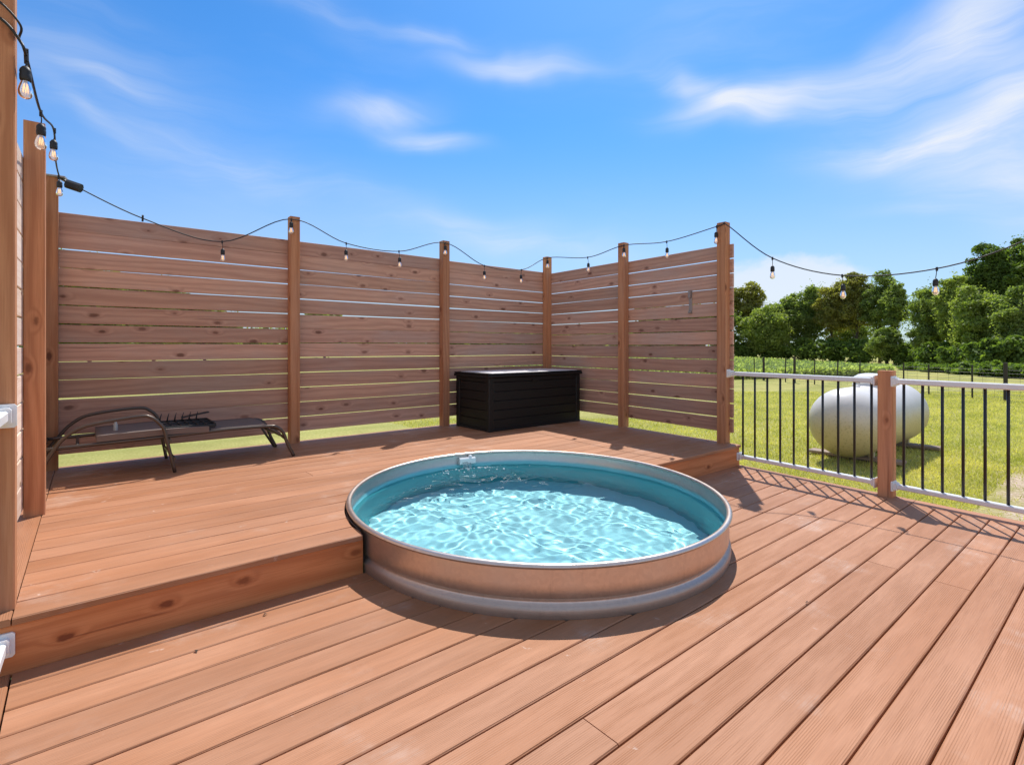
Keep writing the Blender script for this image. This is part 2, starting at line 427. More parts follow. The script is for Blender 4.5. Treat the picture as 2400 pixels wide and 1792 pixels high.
def rows(mb, ys, fl, fr, z, th, gap, off, joints=(), rag=0., ch=.004, n=8):
    ymid = PC[1]
    for i in range(len(ys)-1):
        y0, y1 = ys[i]+gap/2, ys[i+1]-gap/2
        def el(y, k):
            e = ell_x(y, off+rag*(mnoise.noise(Vector((y*9, k*5., 0)))))
            if e is None:
                A, B = PA+off, PB+off; dy = y-PC[1]
                return PC[0]-dy*(ca*sa/A**2-ca*sa/B**2)/((ca/A)**2+(sa/B)**2)
            return e[k]
        hit = ell_x(y0, off) is not None or ell_x(y1, off) is not None or (y0 < ymid < y1)
        js = [j[1] for j in joints if y0 < j[0] < y1]
        if hit:
            nn_ = 60 if (ell_x(y0, off) is None or ell_x(y1, off) is None) else n
            mb.plank(y0, y1, fl, lambda y: el(y, 0), z, th, ch, nn_)
            mb.plank(y0, y1, lambda y: el(y, 1), fr, z, th, ch, nn_)
        elif js:
            j = js[0]
            mb.plank(y0, y1, fl, lambda y: j-.0018, z, th, ch, 2); mb.plank(y0, y1, lambda y: j+.0018, fr, z, th, ch, 2)
        else: mb.plank(y0, y1, fl, fr, z, th, ch, 2)

# ------------------------------------------------------------------ ground
me = bpy.data.meshes.new('lawn')
nx = 90; xs = np.concatenate([np.linspace(-900, -60, 12), np.linspace(-50, 90, 71), np.linspace(100, 1200, 12)])
V = np.array([(x, y, 0) for y in xs for x in xs], dtype=float); N_ = len(xs)
hg = np.array([mnoise.noise(Vector((x*.07, y*.07, 0)))*.10 for x, y, _ in V])
dd = np.hypot(V[:, 0]-2.3, V[:, 1]-2.3); V[:, 2] = -.5 + hg*np.clip((dd-9)/12, 0, 1)
F = np.array([(j*N_+i, j*N_+i+1, (j+1)*N_+i+1, (j+1)*N_+i) for j in range(N_-1) for i in range(N_-1)])
lawn = raw_mesh('lawn', V, F, np.zeros(len(F)), M['lawn'], True)
tag(lawn, 'mown yellow green lawn around the deck with a bare gravel patch', 'lawn', kind='structure')

# ------------------------------------------------------------------ decks
lo = empty('lower_deck', (2.2, .8, 0)); tag(lo, 'lower deck of reddish brown composite boards in front of the pool', 'deck', kind='structure')
mb = MB()
ysl = [2.297-.1467*k for k in range(26, 0, -1)] + [2.297, 2.444, 2.5485]
jl = [(.896, 3.265), (.60, 3.245), (1.02, 1.203), (-.30, 2.3), (-.9, 1.4), (1.75, .55), (.09, 3.6)]
rows(mb, ysl, lambda y: -.186, lambda y: edge_lo(y)-.150, 0., .025, .0062, -.012, jl)
r0 = random.random()
# border boards
def border(mb, x0f, x1f, y0, y1, z, th=.025, n=1):
    i0 = len(mb.v); c = .004; r = random.random()
    for y in (y0, y1):
        for fx, dz in ((x0f, -th), (x0f, -c), (lambda q: x0f(q)+c, 0), (lambda q: x1f(q)-c, 0), (x1f, -c), (x1f, -th)):
            mb.v.append((fx(y), y, z+dz))
    for k in range(6):
        k2 = (k+1) % 6; q = [i0+k, i0+k2, i0+6+k2, i0+6+k]
        mb.face(q[::-1], [(mb.v[i][1], mb.v[i][0]+mb.v[i][2]) for i in q[::-1]], r)
    mb.face([i0+k for k in range(6)], None, r); mb.face([i0+6+k for k in range(5, -1, -1)], None, r)
border(mb, lambda y: -.335, lambda y: -.192, -1.55, 2.5485, 0.)
border(mb, lambda y: edge_lo(y)-.143, edge_lo, -1.55, 1.12, 0.)
border(mb, lambda y: edge_lo(y)-.143, edge_lo, 1.124, 2.65, 0.)
mb.build('decking', M['deck'], lo)
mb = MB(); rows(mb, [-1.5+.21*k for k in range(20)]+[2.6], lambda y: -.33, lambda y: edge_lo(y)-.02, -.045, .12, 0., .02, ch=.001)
mb.build('gap_shade_sheet', M['under'], lo)  # continuous dark sheet, paints the shade seen in the board gaps
mb = MB()
mb.beam((edge_lo(-1.5)-.012, -1.5, -.14), (edge_lo(2.5)-.012, 2.5, -.14), .03, .22)
mb.build('rim_board', M['fascia'], lo)

up = empty('raised_deck', (2.3, 4., 0)); tag(up, 'raised rear deck one step up, same reddish brown boards', 'deck', kind='structure')
mb = MB()
n_up = 19; ysu = [2.536+(5.50-2.536)*k/n_up for k in range(n_up+1)]
def edge_up(y): return 4.965+.045*(y-2.53)
def left_up(y): return -.187+.012*(y-2.55)
rows(mb, ysu, left_up, edge_up, S, .025, .0035, .012, [(4.0, 1.327), (4.6, 3.1), (3.02, .9), (5.2, 2.6)], .014)
border(mb, lambda y: -.335, lambda y: left_up(y)-.004, 2.54, 5.50, S)
mb.build('decking', M['deck'], up)
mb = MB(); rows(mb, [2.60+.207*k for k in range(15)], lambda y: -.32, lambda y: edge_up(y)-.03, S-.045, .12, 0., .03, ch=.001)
mb.build('gap_shade_sheet', M['under'], up)  # same dark sheet for the raised deck, shade put into its colour
# front fascia, left and right of the tank; side and back fascias
eL = ell_x(2.56, .004)
mb = MB(); mb.beam((-.335, 2.567, .0765), (eL[0]-.004, 2.567, .0765), .036, .187, ch=.004, r=.137)
mb.build('fascia_board', M['fascia'], up)
mb = MB(); mb.beam((eL[1]+.004, 2.567, .0765), (4.955, 2.567, .0765), .036, .187, ch=.004, r=.52)
mb.build('fascia_board', M['fascia'], up)
mb = MB(); mb.beam((4.95, 2.59, .04), (5.07, 5.47, .04), .03, .25); mb.beam((-.31, 5.475, .04), (5.05, 5.475, .04), .03, .25); mb.beam((-.318, 2.60, .04), (-.318, 5.45, .04), .03, .25)
mb.build('rim_board', M['fascia'], up)

# ------------------------------------------------------------------ stock tank pool
pool = empty('stock_tank_pool', (PC[0], PC[1], 0)); tag(pool, 'large round galvanised steel stock tank pool set into the deck', 'pool')
def ering(mb, prof, seg=160, smooth=True, flip=False):
    i0 = len(mb.v)
    for off, z in prof:
        for k in range(seg): mb.v.append(ell(2*PI*k/seg, off, z))
    for i in range(len(prof)-1):
        for k in range(seg):
            k2 = (k+1) % seg; q = [i0+i*seg+k, i0+i*seg+k2, i0+(i+1)*seg+k2, i0+(i+1)*seg+k]
            mb.face(q[::-1] if flip else q, None, .5, smooth)
    return i0
RZ = .222
mb = MB()
prof = [(-.022, -.42), (-.022, -.10), (-.012, -.02), (-.005, -.006), (-.003, .006), (-.002, .018), (-.002, .034), (-.005, .044), (-.012, .052), (-.021, .058), (-.025, .064), (-.025, .069), (-.021, .075), (-.015, .082), (-.012, .088), (-.012, .14), (-.012, RZ-.012)]
ering(mb, prof)
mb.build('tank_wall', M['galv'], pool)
mb = MB(); ering(mb, [(-.012+.016*math.cos(a), RZ+.013*math.sin(a)) for a in [2*PI*k/12 for k in range(13)]], 200)
mb.build('rolled_rim', M['galv'], pool)
mb = MB(); ering(mb, [(-.020, RZ-.008), (-.021, .10), (-.036, .088), (-.040, .05), (-.040, .0), (-.036, -.03), (-.034, -.34), (-.040, -.370), (-.055, -.3865)], flip=True)
inner_wall = mb.build('inner_wall', M['galv_in'], pool)
mb = MB(); i0 = ering(mb, [(-.05, -.388), (-.6, -.388), (-1.1, -.388)], flip=True); i1 = len(mb.v)-160
mb.face([i1+k for k in range(160)], None, .5); pool_floor = mb.build('tank_floor', M['floor'], pool)
# ragged black flashing at the cut edge of the raised deck
mb = MB(); pts = []
for k in range(120):
    th = 2*PI*k/119*.5+rad(-62)
    p = ell(th, .004+.006*mnoise.noise(Vector((k*.37, 0, 0))), S+.003+.004*abs(mnoise.noise(Vector((k*.6, 3, 0)))))
    if p[1] > 2.56: pts.append(p)
mb.tube(pts, [.004+.005*abs(mnoise.noise(Vector((k*.45, 9, 0)))) for k in range(len(pts))], 6)
mb.build('flashing', M['rubber'], pool)

# water surface
WZ = .112
waves = []
rr = random.Random(5)
for i in range(44):
    lam = .06*(5.5**rr.random()); th = rr.random()*2*PI; amp = .00014*(lam/.1)**1.15
    waves.append((2*PI/lam*math.cos(th), 2*PI/lam*math.sin(th), rr.random()*2*PI, amp))
SP = ell(0, -.02)  # placeholder; spout position solved below
best = min((math.hypot(ell(t*.01, -.02)[0]-2.56, ell(t*.01, -.02)[1]-3.72), t*.01) for t in range(629)); TH_SP = best[1]; SP = ell(TH_SP, -.02)
NR, NS = 150, 560
rs = np.linspace(.0, 1., NR+1)[1:]; ths = np.arange(NS)*2*PI/NS
Rg, Tg = np.meshgrid(rs, ths, indexing='ij')
X = (PA-.0215)*Rg*np.cos(Tg); Y = (PB-.0215)*Rg*np.sin(Tg)
XX = PC[0]+X*ca-Y*sa; YY = PC[1]+X*sa+Y*ca
def wave_h(x, y):
    h = np.zeros_like(x)
    wx = x+.035*np.sin(y*5.1+1.)+.02*np.sin(x*9.7+y*3.); wy = y+.035*np.sin(x*4.3+2.)+.02*np.cos(y*8.9-x*4.)
    for kx, ky, ph, a in waves: h += a*np.sin(kx*wx+ky*wy+ph)
    d = np.hypot(x-SP[0]+.02, y-SP[1]+.10)
    h += .0010*np.sin(d*2*PI/.085)*np.exp(-d*2.6)/(1+d*1.5)
    h += .0010*np.sin(d*2*PI/.13+1.)*np.exp(-d*1.2)
    return h
ZZ = WZ+wave_h(XX, YY)
V = np.concatenate([[(PC[0], PC[1], WZ+float(wave_h(np.array(PC[0]), np.array(PC[1]))))], np.stack([XX, YY, ZZ], -1).reshape(-1, 3)])
F = []
idx = 1+np.arange(NR*NS).reshape(NR, NS)
a_ = idx[:-1]; b_ = idx[1:]
Fq = np.stack([a_, b_, np.roll(b_, -1, 1), np.roll(a_, -1, 1)], -1).reshape(-1, 4)
Ft = np.stack([np.zeros(NS, int), idx[0], np.roll(idx[0], -1), np.roll(idx[0], -1)], -1)
me = bpy.data.meshes.new('water')
me.from_pydata(V.tolist(), [], [tuple(q) for q in Fq]+[tuple(q[:3]) for q in Ft])
me.polygons.foreach_set('use_smooth', np.ones(len(me.polygons), dtype=bool)); me.materials.append(M['water'])
water = bpy.data.objects.new('water', me); COL.objects.link(water)
tag(water, 'clear rippling turquoise water filling the round tank', 'water', kind='structure')
water.cycles.is_caustics_caster = True
pool_floor.cycles.is_caustics_receiver = True; inner_wall.cycles.is_caustics_receiver = True

# spout on the inner wall, at the back
sp = empty('water_spout', (SP[0], SP[1], .18)); tag(sp, 'white plastic water return fitting under the far rim of the tank', 'spout')
nrm = Vector((PC[0]-SP[0], PC[1]-SP[1], 0)).normalized(); tan = Vector((-nrm.y, nrm.x, 0))
c0 = Vector((SP[0], SP[1], 0))
mb = MB(); q0 = c0+nrm*.004-tan*.072+Vector((0, 0, .170)); q1 = c0+nrm*.004+tan*.072+Vector((0, 0, .170))
q0 += nrm*.018; q1 += nrm*.018; mb.beam(q0, q1, .040, .058, ch=.010); mb.build('housing', M['plastic_white'], sp)
mb = MB(); mb.beam(c0+nrm*.036-tan*.050+Vector((0, 0, .160)), c0+nrm*.036-tan*.002+Vector((0, 0, .160)), .012, .010, ch=.002); mb.build('outlet_slot', M['rubber'], sp)
mb = MB(); mb.lathe([(.0, -.012), (.016, -.012), (.018, 0), (.012, .012), (0, .014)], tuple(c0+nrm*.018+tan*.03+Vector((0, 0, .203))), 14); mb.build('knob', M['plastic_white'], sp)
mb = MB(); r2 = random.Random(3)
for k in range(16):
    a = tan*(-.045+.075*r2.random()); z0 = .155; st = c0+nrm*(.04+.006*r2.random())+a
    pts = [st+Vector((0, 0, z0))+nrm*(.012*t*t)+Vector((0, 0, -.052*t*t))+tan*.003*math.sin(t*5+k) for t in (0, .25, .5, .75, 1.)]
    mb.tube(pts, [.0014+.0012*r2.random() for _ in pts], 6)
mb.build('falling_water', M['splash'], sp)
mb = MB()
for k in range(85):
    d = abs(r2.gauss(0, .22)); a = r2.uniform(-1.3, 1.3); p = c0+nrm*(.05+d*math.cos(a)*.55)+tan*(d*math.sin(a)*2.-.05)
    if ((p.x-PC[0])*ca+(p.y-PC[1])*sa)**2/(PA-.05)**2+(-(p.x-PC[0])*sa+(p.y-PC[1])*ca)**2/(PB-.05)**2 > 1: continue
    R_ = .003+.006*r2.random()**2; 
    mb.lathe([(0, R_*.7), (R_*.7, R_*.45), (R_, 0), (R_*.8, -R_*.3)], (p.x, p.y, WZ+float(wave_h(np.array(p.x), np.array(p.y)))+.001), 8)
fo = mb.build('foam', M['plastic_white'], sp); fo['kind'] = 'stuff'

# ------------------------------------------------------------------ posts and fences
PT = 2.42
def post(parent, x, y, z0, z1, w=.092, mat='post', r=None):
    mb = MB(); mb.box(x-w/2, x+w/2, y-w/2, y+w/2, z0, z1, .004, 'z', r); return mb.build('post', M[mat], parent)
def panel(parent, p, q, z0=.297, z1=2.212, n=13, mat='fence', seed=0, side=1, closed=()):
    """horizontal boards between plan points p and q"""
    rp = random.Random(seed); mb = MB(); P = Vector((*p, 0)); Q = Vector((*q, 0)); pitch = (z1-z0+.006)/n
    gaps = [.0045+.008*rp.random() for _ in range(n)]
    for k in closed: gaps[k] = .001
    zt = z1; zs = []
    sc_ = (z1-z0-sum(gaps[1:]))/n
    for k in range(n):
        g = gaps[k] if k else 0
        top = zt-g; bot = top-sc_; zs.append((top, bot)); zt = bot
    for k, (t, b) in enumerate(zs):
        c = (t+b)/2; j = rp.uniform(-.002, .002); tw = rp.uniform(-.002, .002)
        mb.beam(P+Vector((0, 0, c+j)), Q+Vector((0, 0, c-j)), .022, t-b, ch=.003, r=rp.random())
    return mb.build('board_panel', M[mat], parent)
# left run
lf = empty('privacy_fence', (-.25, 4., 0)); tag(lf, 'sunlit short left run of the slatted privacy fence, nearest the camera', 'fence', 'slatted privacy fence runs')
post(lf, -.232, 2.668, S, 2.46, r=.31); post(lf, -.203, 4.035, S, 2.415, r=.77)
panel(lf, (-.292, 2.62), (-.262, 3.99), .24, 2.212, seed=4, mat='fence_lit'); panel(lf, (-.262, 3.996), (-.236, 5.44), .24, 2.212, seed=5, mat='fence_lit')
# back run
bf = empty('privacy_fence', (2.4, 5.42, 0)); tag(bf, 'long rear run of the slatted privacy fence behind the lounger and storage box', 'fence', 'slatted privacy fence runs')
yb = 5.418
for x, h, r in ((-.182, 2.458, .12), (1.638, 2.434, .55), (3.392, 2.418, .83), (5.09, 2.41, .27)): post(bf, x, yb, S, h, r=r)
panel(bf, (-.20, 5.478), (1.64, 5.478), seed=1, closed=(1, 11)); panel(bf, (1.646, 5.478), (3.39, 5.478), seed=2, closed=(1, 6)); panel(bf, (3.396, 5.478), (5.12, 5.478), seed=3, closed=(1,), z1=2.20)
# right run
rf = empty('privacy_fence', (4.99, 4.0, 0)); tag(rf, 'right hand run of the slatted privacy fence ending at the white railing', 'fence', 'slatted privacy fence runs')
post(rf, 4.94, 2.705, S, 2.378, r=.44); post(rf, 5.02, 4.016, S, 2.386, r=.66)
panel(rf, (4.985, 2.625), (5.082, 4.02), z0=.30, z1=2.165, seed=6); panel(rf, (5.082, 4.026), (5.14, 5.463), z0=.30, z1=2.18, seed=7)
# small hook bracket on the right run
hb = empty('wall_hook', (5.03, 3.12, 1.62)); tag(hb, 'small narrow grey mounting bracket screwed high on the right fence run', 'bracket')
mb = MB(); mb.box(5.000, 5.012, 3.090, 3.128, 1.50, 1.745, .002, 'z'); mb.build('back_plate', M['steel_grey'], hb)
mb = MB(); mb.box(4.975, 5.001, 3.095, 3.123, 1.665, 1.74, .003, 'z'); mb.build('hook', M['steel_grey'], hb)
mb = MB(); mb.box(4.98, 4.999, 3.092, 3.126, 1.505, 1.525, .003, 'y'); mb.build('bracket_foot', M['steel_grey'], hb)

# ------------------------------------------------------------------ railings
rl = empty('railing', (4.85, 1.3, 0)); tag(rl, 'white top and bottom rails with black round balusters on the right deck edge', 'railing', 'deck railings')
def rx(y): return 4.943-.112*(2.53-y)
pc = (4.812, 1.30)
post(rl, pc[0], pc[1], 0, .965, .097, r=.62)
post(rl, 4.60, -.17, 0, .965, .105, r=.2)
def rail(y0, y1, z, w, h, nm):
    mb = MB(); mb.beam((rx(y0), y0, z), (rx(y1), y1, z), w, h, ch=.006); return mb.build(nm, M['white'], rl)
def bracket(y, z, w, h, dr):
    mb = MB(); x = rx(y)
    mb.beam((x, y, z), (x+.11*dr*.008, y+dr*.008, z), w+.045, h+.04, ch=.006)
    mb.beam((x+.11*dr*.008, y+dr*.008, z), (x+.11*dr*.03, y+dr*.03, z), w+.022, h+.02, ch=.006)
    return mb.build('rail_bracket', M['white'], rl)
for y0, y1 in ((2.655, 1.365), (1.255, -.115)):
    rail(y0, y1, .885, .045, .040, 'top_rail'); 
    bracket(y0, .885, .045, .04, -1); bracket(y1, .885, .045, .04, 1)
yb0 = 2.535
rail(2.54, 1.365, .088, .045, .036, 'bottom_rail'); rail(1.255, -.115, .088, .045, .036, 'bottom_rail')
for y, d in ((2.545, -1), (1.365, 1), (1.255, -1), (-.115, 1)): bracket(y, .088, .045, .036, d)
bys = [2.505-.1225*k for k in range(10)] + [1.186-.117*k for k in range(11)]
for y in bys:
    mb = MB(); mb.lathe([(.0095, .10), (.0095, .87)], (rx(y), y, 0), 14); mb.build('baluster', M['black'], rl)
ll = empty('railing', (-.23, 2.0, 0)); tag(ll, 'white rail ends on the left post and step, mostly out of frame', 'railing', 'deck railings')
for z, y in ((.90, 2.62), (.105, 2.548)):
    x = -.222
    mb = MB(); mb.beam((x, y, z), (x, y-.010, z), .085, .085, ch=.007); mb.beam((x, y-.010, z), (x, y-.035, z), .06, .06, ch=.007); mb.build('rail_bracket', M['white'], ll)
    mb = MB(); mb.beam((x, y-.03, z), (x-.035, 1.30, z), .045, .04, ch=.006); mb.build('top_rail' if z > .5 else 'bottom_rail', M['white'], ll)
post(ll, -.25, 1.25, 0, .965, .1, r=.9)

# ------------------------------------------------------------------ string lights
sl = empty('string_lights', (2.4, 5.35, 2.3)); tag(sl, 'black string of clear bulbs draped from post to post around the deck', 'string lights')
yf = 5.355
nodes = [(-.29, 2.60, 2.345), (-.215, 2.606, 2.315), (-.172, 2.612, 2.262), (-.156, 2.66, 2.224),
         (-.142, 3.23, 2.222), (-.120, 3.97, 2.385), (-.130, 4.6, 2.39), (-.128, 5.30, 2.452), (-.10, yf, 2.44),
         (.399, yf, 2.222), (.991, yf, 2.102), (1.594, yf, 2.400), (2.148, yf, 2.232), (2.756, yf, 2.217), (3.36, yf, 2.388),
         (3.944, yf, 2.172), (4.557, yf, 2.177), (5.04, yf, 2.388), (4.975, 4.546, 2.282), (4.962, 3.967, 2.345), (4.93, 3.352, 2.292),
         (4.885, 2.72, 2.345), (4.885, 2.64, 2.34), (4.872, 2.195, 1.956), (4.842, 1.617, 1.735), (4.80, .99, 1.716), (4.72, .46, 1.863), (4.62, -.15, 2.2), (4.58, -.6, 2.42)]
mb = MB(); cab = cr(nodes, 8); mb.tube(cab, .005, 7)
mb.tube(cr([(-.29, 2.60, 2.402), (-.22, 2.606, 2.375), (-.170, 2.612, 2.318), (-.178, 2.665, 2.292)], 6), .004, 7)
mb.build('cable', M['rubber'], sl)
# electrical joints along the cable
for p in ((-.157, 2.655, 2.228), (.399, yf, 2.222)):
    mb = MB(); mb.beam(Vector(p)+Vector((0, -.015, .022)), Vector(p)+Vector((0, .015, -.022)), .014, .018, ch=.004); mb.build('cable_joint', M['rubber'], sl)
hang = [((-.156, 2.645, 2.224), .045), ((-.142, 3.23, 2.222), .055), ((-.116, 3.975, 2.385), .06), ((-.132, 5.28, 2.440), .03), ((.991, yf, 2.102), .07),
        ((1.594, yf, 2.395), .03), ((2.148, yf, 2.232), .075), ((2.756, yf, 2.217), .07), ((3.36, yf, 2.383), .03), ((3.944, yf, 2.172), .07),
        ((4.557, yf, 2.177), .07), ((5.03, yf, 2.384), .03), ((4.975, 4.546, 2.282), .075), ((4.955, 3.955, 2.343), .03), ((4.93, 3.352, 2.292), .07),
        ((4.885, 2.745, 2.345), .06), ((4.872, 2.195, 1.956), .075), ((4.842, 1.617, 1.735), .078), ((4.80, .99, 1.716), .078), ((4.67, .1, 2.03), .07)]
for i, (p, dr) in enumerate(hang):
    sw = Vector((random.uniform(-.008, .008), random.uniform(-.008, .008), 0)); P0 = Vector(p); P1 = P0+sw+Vector((0, 0, -dr))
    mb = MB()
    mb.beam(P0+Vector((0, 0, .010)), P0+Vector((0, 0, -.018)), .014, .012, up=(1, 0, 0), ch=.003)
    mb.tube([P0+Vector((0, 0, -.01)), P0.lerp(P1, .6)+Vector((.002, 0, 0)), P1+Vector((0, 0, .004))], .0026, 6)
    mb.lathe([(.004, .006), (.010, .002), (.0165, -.008), (.018, -.016), (.0165, -.022), (.018, -.028), (.0175, -.044), (.015, -.050)], tuple(P1), 16)
    so = mb.build('bulb_socket', M['rubber'], sl)
    mb = MB(); mb.lathe([(.0125, -.046), (.0132, -.053), (.0172, -.064), (.0208, -.078), (.0222, -.090), (.0205, -.101), (.0150, -.110), (.007, -.1145), (0, -.116)], tuple(P1), 20)
    bu = mb.build('bulb', M['glass'], so)
    mb = MB()
    for k in range(6):
        a0, a1 = k*PI/3, (k+.5)*PI/3
        mb.tube([P1+Vector((.006*math.cos(a0), .006*math.sin(a0), -.060)), P1+Vector((.008*math.cos(a1), .008*math.sin(a1), -.092))], .0011, 4)
    mb.build('filament', M['filament'], so)

# flood light on the rear left post
fl = empty('flood_light', (-.10, 5.36, 2.42)); tag(fl, 'small black flood light clamped to the top of the rear left post', 'flood light')
mb = MB(); mb.beam((-.085, 5.365, 2.418), (.000, 5.325, 2.388), .062, .066, ch=.018); mb.build('lamp_housing', M['rubber'], fl)
mb = MB(); mb.beam((-.20, 5.40, 2.466), (-.09, 5.375, 2.462), .07, .016, ch=.004); mb.tube([(-.14, 5.375, 2.462), (-.10, 5.365, 2.44), (-.07, 5.36, 2.42)], .010, 8); mb.build('mounting_clamp', M['steel_grey'], fl)

# ------------------------------------------------------------------ sun lounger
ch = empty('sun_lounger', (.6, 5.0, S)); tag(ch, 'brown metal sun lounger folded flat against the rear fence', 'sun lounger')
def arm(y, pts):
    mb = MB(); mb.tube([Vector((x, y, z)) for x, z in pts] if False else cr([(x, y, z) for x, z in pts], 6), .0125, 10); return mb
arm(4.70, [(-.27, .197), (-.24, .27), (-.168, .403), (-.107, .505), (-.045, .563), (.038, .600), (.184, .624), (.345, .640), (.396, .628), (.44, .593), (.481, .530), (.504, .425), (.55, .200)]).build('arm_frame', M['bronze'], ch)
arm(5.32, [(-.27, .197), (-.24, .27), (-.180, .39), (-.121, .474), (-.065, .543), (.029, .605), (.209, .635), (.383, .643), (.448, .614), (.494, .56), (.515, .47), (.532, .375), (.562, .200)]).build('arm_frame', M['bronze'], ch)
for y in (4.75, 5.29):
    mb = MB(); mb.tube(cr([(-.20, y, .450), (.085, y, .458), (.60, y, .470), (.95, y, .480), (1.20, y, .476), (1.29, y, .465), (1.345, y, .413), (1.385, y, .305), (1.435, y, .200)], 6), .0135, 10); mb.build('side_rail', M['bronze'], ch)
for x, z, ya, yb_ in ((-.20, .45, 4.75, 5.29), (-.02, .455, 4.75, 5.29), (.52, .44, 4.70, 5.32), (1.36, .37, 4.75, 5.29), (.55, .30, 4.70, 5.32)): mb = MB(); mb.tube([(x, ya, z), (x, yb_, z)], .010, 8); mb.build('cross_bar', M['bronze'], ch)
for y in (4.735, 5.30):
    mb = MB(); mb.tube([(1.245, y+.02, .455), (1.36, y+.02, .365)], .009, 8); mb.tube([(1.26, 5.24 if y > 5 else 4.80, .455), (1.405, 5.24 if y > 5 else 4.80, .21)] if y > 5 else [(1.26, y+.02, .455), (1.37, y+.02, .35)], .010, 8); mb.build('leg_brace', M['bronze'], ch)
# sling: sagging sheet between the rails (thin solid)
def sheet(xs_, zf, y0, y1, th, sag, mat, nm):
    mb = MB(); ny = 8; i0 = len(mb.v)
    for s_ in (0, 1):
        for x in xs_:
            for j in range(ny+1):
                t = j/ny; mb.v.append((x, y0+(y1-y0)*t, zf(x)-sag*math.sin(PI*t)-th*s_))
    nx_ = len(xs_); A = nx_*(ny+1)
    for i in range(nx_-1):
        for j in range(ny):
            q = [i0+i*(ny+1)+j, i0+(i+1)*(ny+1)+j, i0+(i+1)*(ny+1)+j+1, i0+i*(ny+1)+j+1]
            mb.face(q, None, .5, True); mb.face([k+A for k in q[::-1]], None, .5, True)
    for i in range(nx_-1):
        for j in (0, ny):
            a, b = i0+i*(ny+1)+j, i0+(i+1)*(ny+1)+j; q = [a, a+A, b+A, b]; mb.face(q if j == 0 else q[::-1], None, .5)
    for j in range(ny):
        for i in (0, nx_-1):
            a, b = i0+i*(ny+1)+j, i0+i*(ny+1)+j+1; mb.face([a, b, b+A, a+A], None, .5)
    return mb.build(nm, mat, ch)
xs1 = [.80+.05*k for k in range(10)]+[1.29, 1.32]
sheet(xs1, lambda x: .494 if x < 1.2 else .494-(x-1.2)*.22-(max(0, x-1.28))*.8, 4.745, 5.295, .006, .016, M['sling'], 'seat_sling')
sheet([.085+.05*k for k in range(15)], lambda x: .515+.01*math.sin((x-.08)*4), 4.735, 5.305, .042, .008, M['sling'], 'backrest_sling')

# black slotted plastic rack lying on the lounger
rk = empty('plastic_rack', (.65, 5.0, .53)); tag(rk, 'black slotted plastic rack with prongs lying on the lounger', 'rack')
mb = MB(); zb = .520
mb.beam((.50, 4.80, zb), (.84, 4.80, zb-.006), .012, .030); mb.beam((.50, 5.20, zb), (.84, 5.20, zb), .012, .03)
mb.beam((.50, 4.80, zb), (.50, 5.20, zb), .012, .03); mb.beam((.84, 4.80, zb), (.84, 5.20, zb), .012, .03)
for k in range(1, 6):
    x = .50+.34*k/6; mb.beam((x, 4.80, zb), (x, 5.20, zb), .008, .022)
mb.beam((.50, 4.93, zb), (.84, 4.93, zb), .008, .02); mb.beam((.50, 5.07, zb), (.84, 5.07, zb), .008, .02)
mb.build('tray', M['rubber'], rk)
for k in range(6):
    mb = MB(); x = .50+.052*k; mb.tube([(x, 5.18, zb+.01), (x+.006, 5.19, zb+.045), (x+.016, 5.20, zb+.075)], [.007, .005, .002], 6); mb.build('prong', M['rubber'], rk)
mb = MB(); mb.beam((.66, 5.22, zb+.03), (.86, 5.22, zb+.062), .07, .008, ch=.002); mb.build('flap', M['rubber'], rk)
bt = empty('clear_bottle', (.204, 5.0, .508)); tag(bt, 'small clear plastic bottle standing on the folded lounger back', 'bottle')
mb = MB(); mb.lathe([(.012, .0), (.014, .004), (.014, .048), (.009, .056), (.008, .064)], (.204, 5.0, .511), 14); mb.build('bottle_body', M['clear'], bt)
mb = MB(); mb.lathe([(.009, .062), (.009, .074), (.004, .077)], (.204, 5.0, .511), 12); mb.beam((.200, 5.0, .589), (.182, 5.0, .585), .007, .006, ch=.001); mb.build('bottle_cap', M['plastic_white'], bt)

# ------------------------------------------------------------------ storage box
sb = empty('storage_box', (4.22, 5.02, S)); tag(sb, 'large black resin deck storage box with plank pattern sides', 'storage box')
x0, x1, y0, y1 = 3.500, 4.965, 4.665, 5.335
zb, zt = S, .800
mb = MB()
mb.box(x0+.022, x1-.022, y0+.022, y1-.022, zb+.012, zt-.01, .004)
nP = 5; ph = (zt-.05-zb-.03)/nP
for k in range(nP):
    za = zb+.03+k*ph; zc = za+ph-.005
    mb.box(x0+.07, x1-.07, y0+.008, y0+.03, za, zc, .004); mb.box(x0+.07, x1-.07, y1-.03, y1-.008, za, zc, .004)
    mb.box(x0+.008, x0+.03, y0+.07, y1-.07, za, zc, .004, 'y'); mb.box(x1-.03, x1-.008, y0+.07, y1-.07, za, zc, .004, 'y')
mb.box(x0+.06, x1-.06, y0+.002, y0+.028, zb+.001, zb+.03, .004); mb.box(x0+.002, x0+.028, y0+.06, y1-.06, zb+.001, zb+.03, .004, 'y')
mb.box(x0+.06, x1-.06, y0+.003, y0+.028, zt-.05, zt-.004, .004); mb.box(x0+.003, x0+.028, y0+.06, y1-.06, zt-.05, zt-.004, .004, 'y')
mb.build('body', M['resin'], sb)
for cx_, cy_ in ((x0+.038, y0+.038), (x1-.038, y0+.038), (x0+.038, y1-.038), (x1-.038, y1-.038)):
    mb = MB(); mb.box(cx_-.038, cx_+.038, cy_-.038, cy_+.038, zb, zt-.002, .010, 'z'); mb.build('corner_post', M['resin'], sb)
mb = MB(); lx0, lx1, ly0, ly1 = x0-.018, x1+.018, y0-.018, y1+.012
mb.box(lx0, lx1, ly0, ly1, zt, zt+.032, .008)
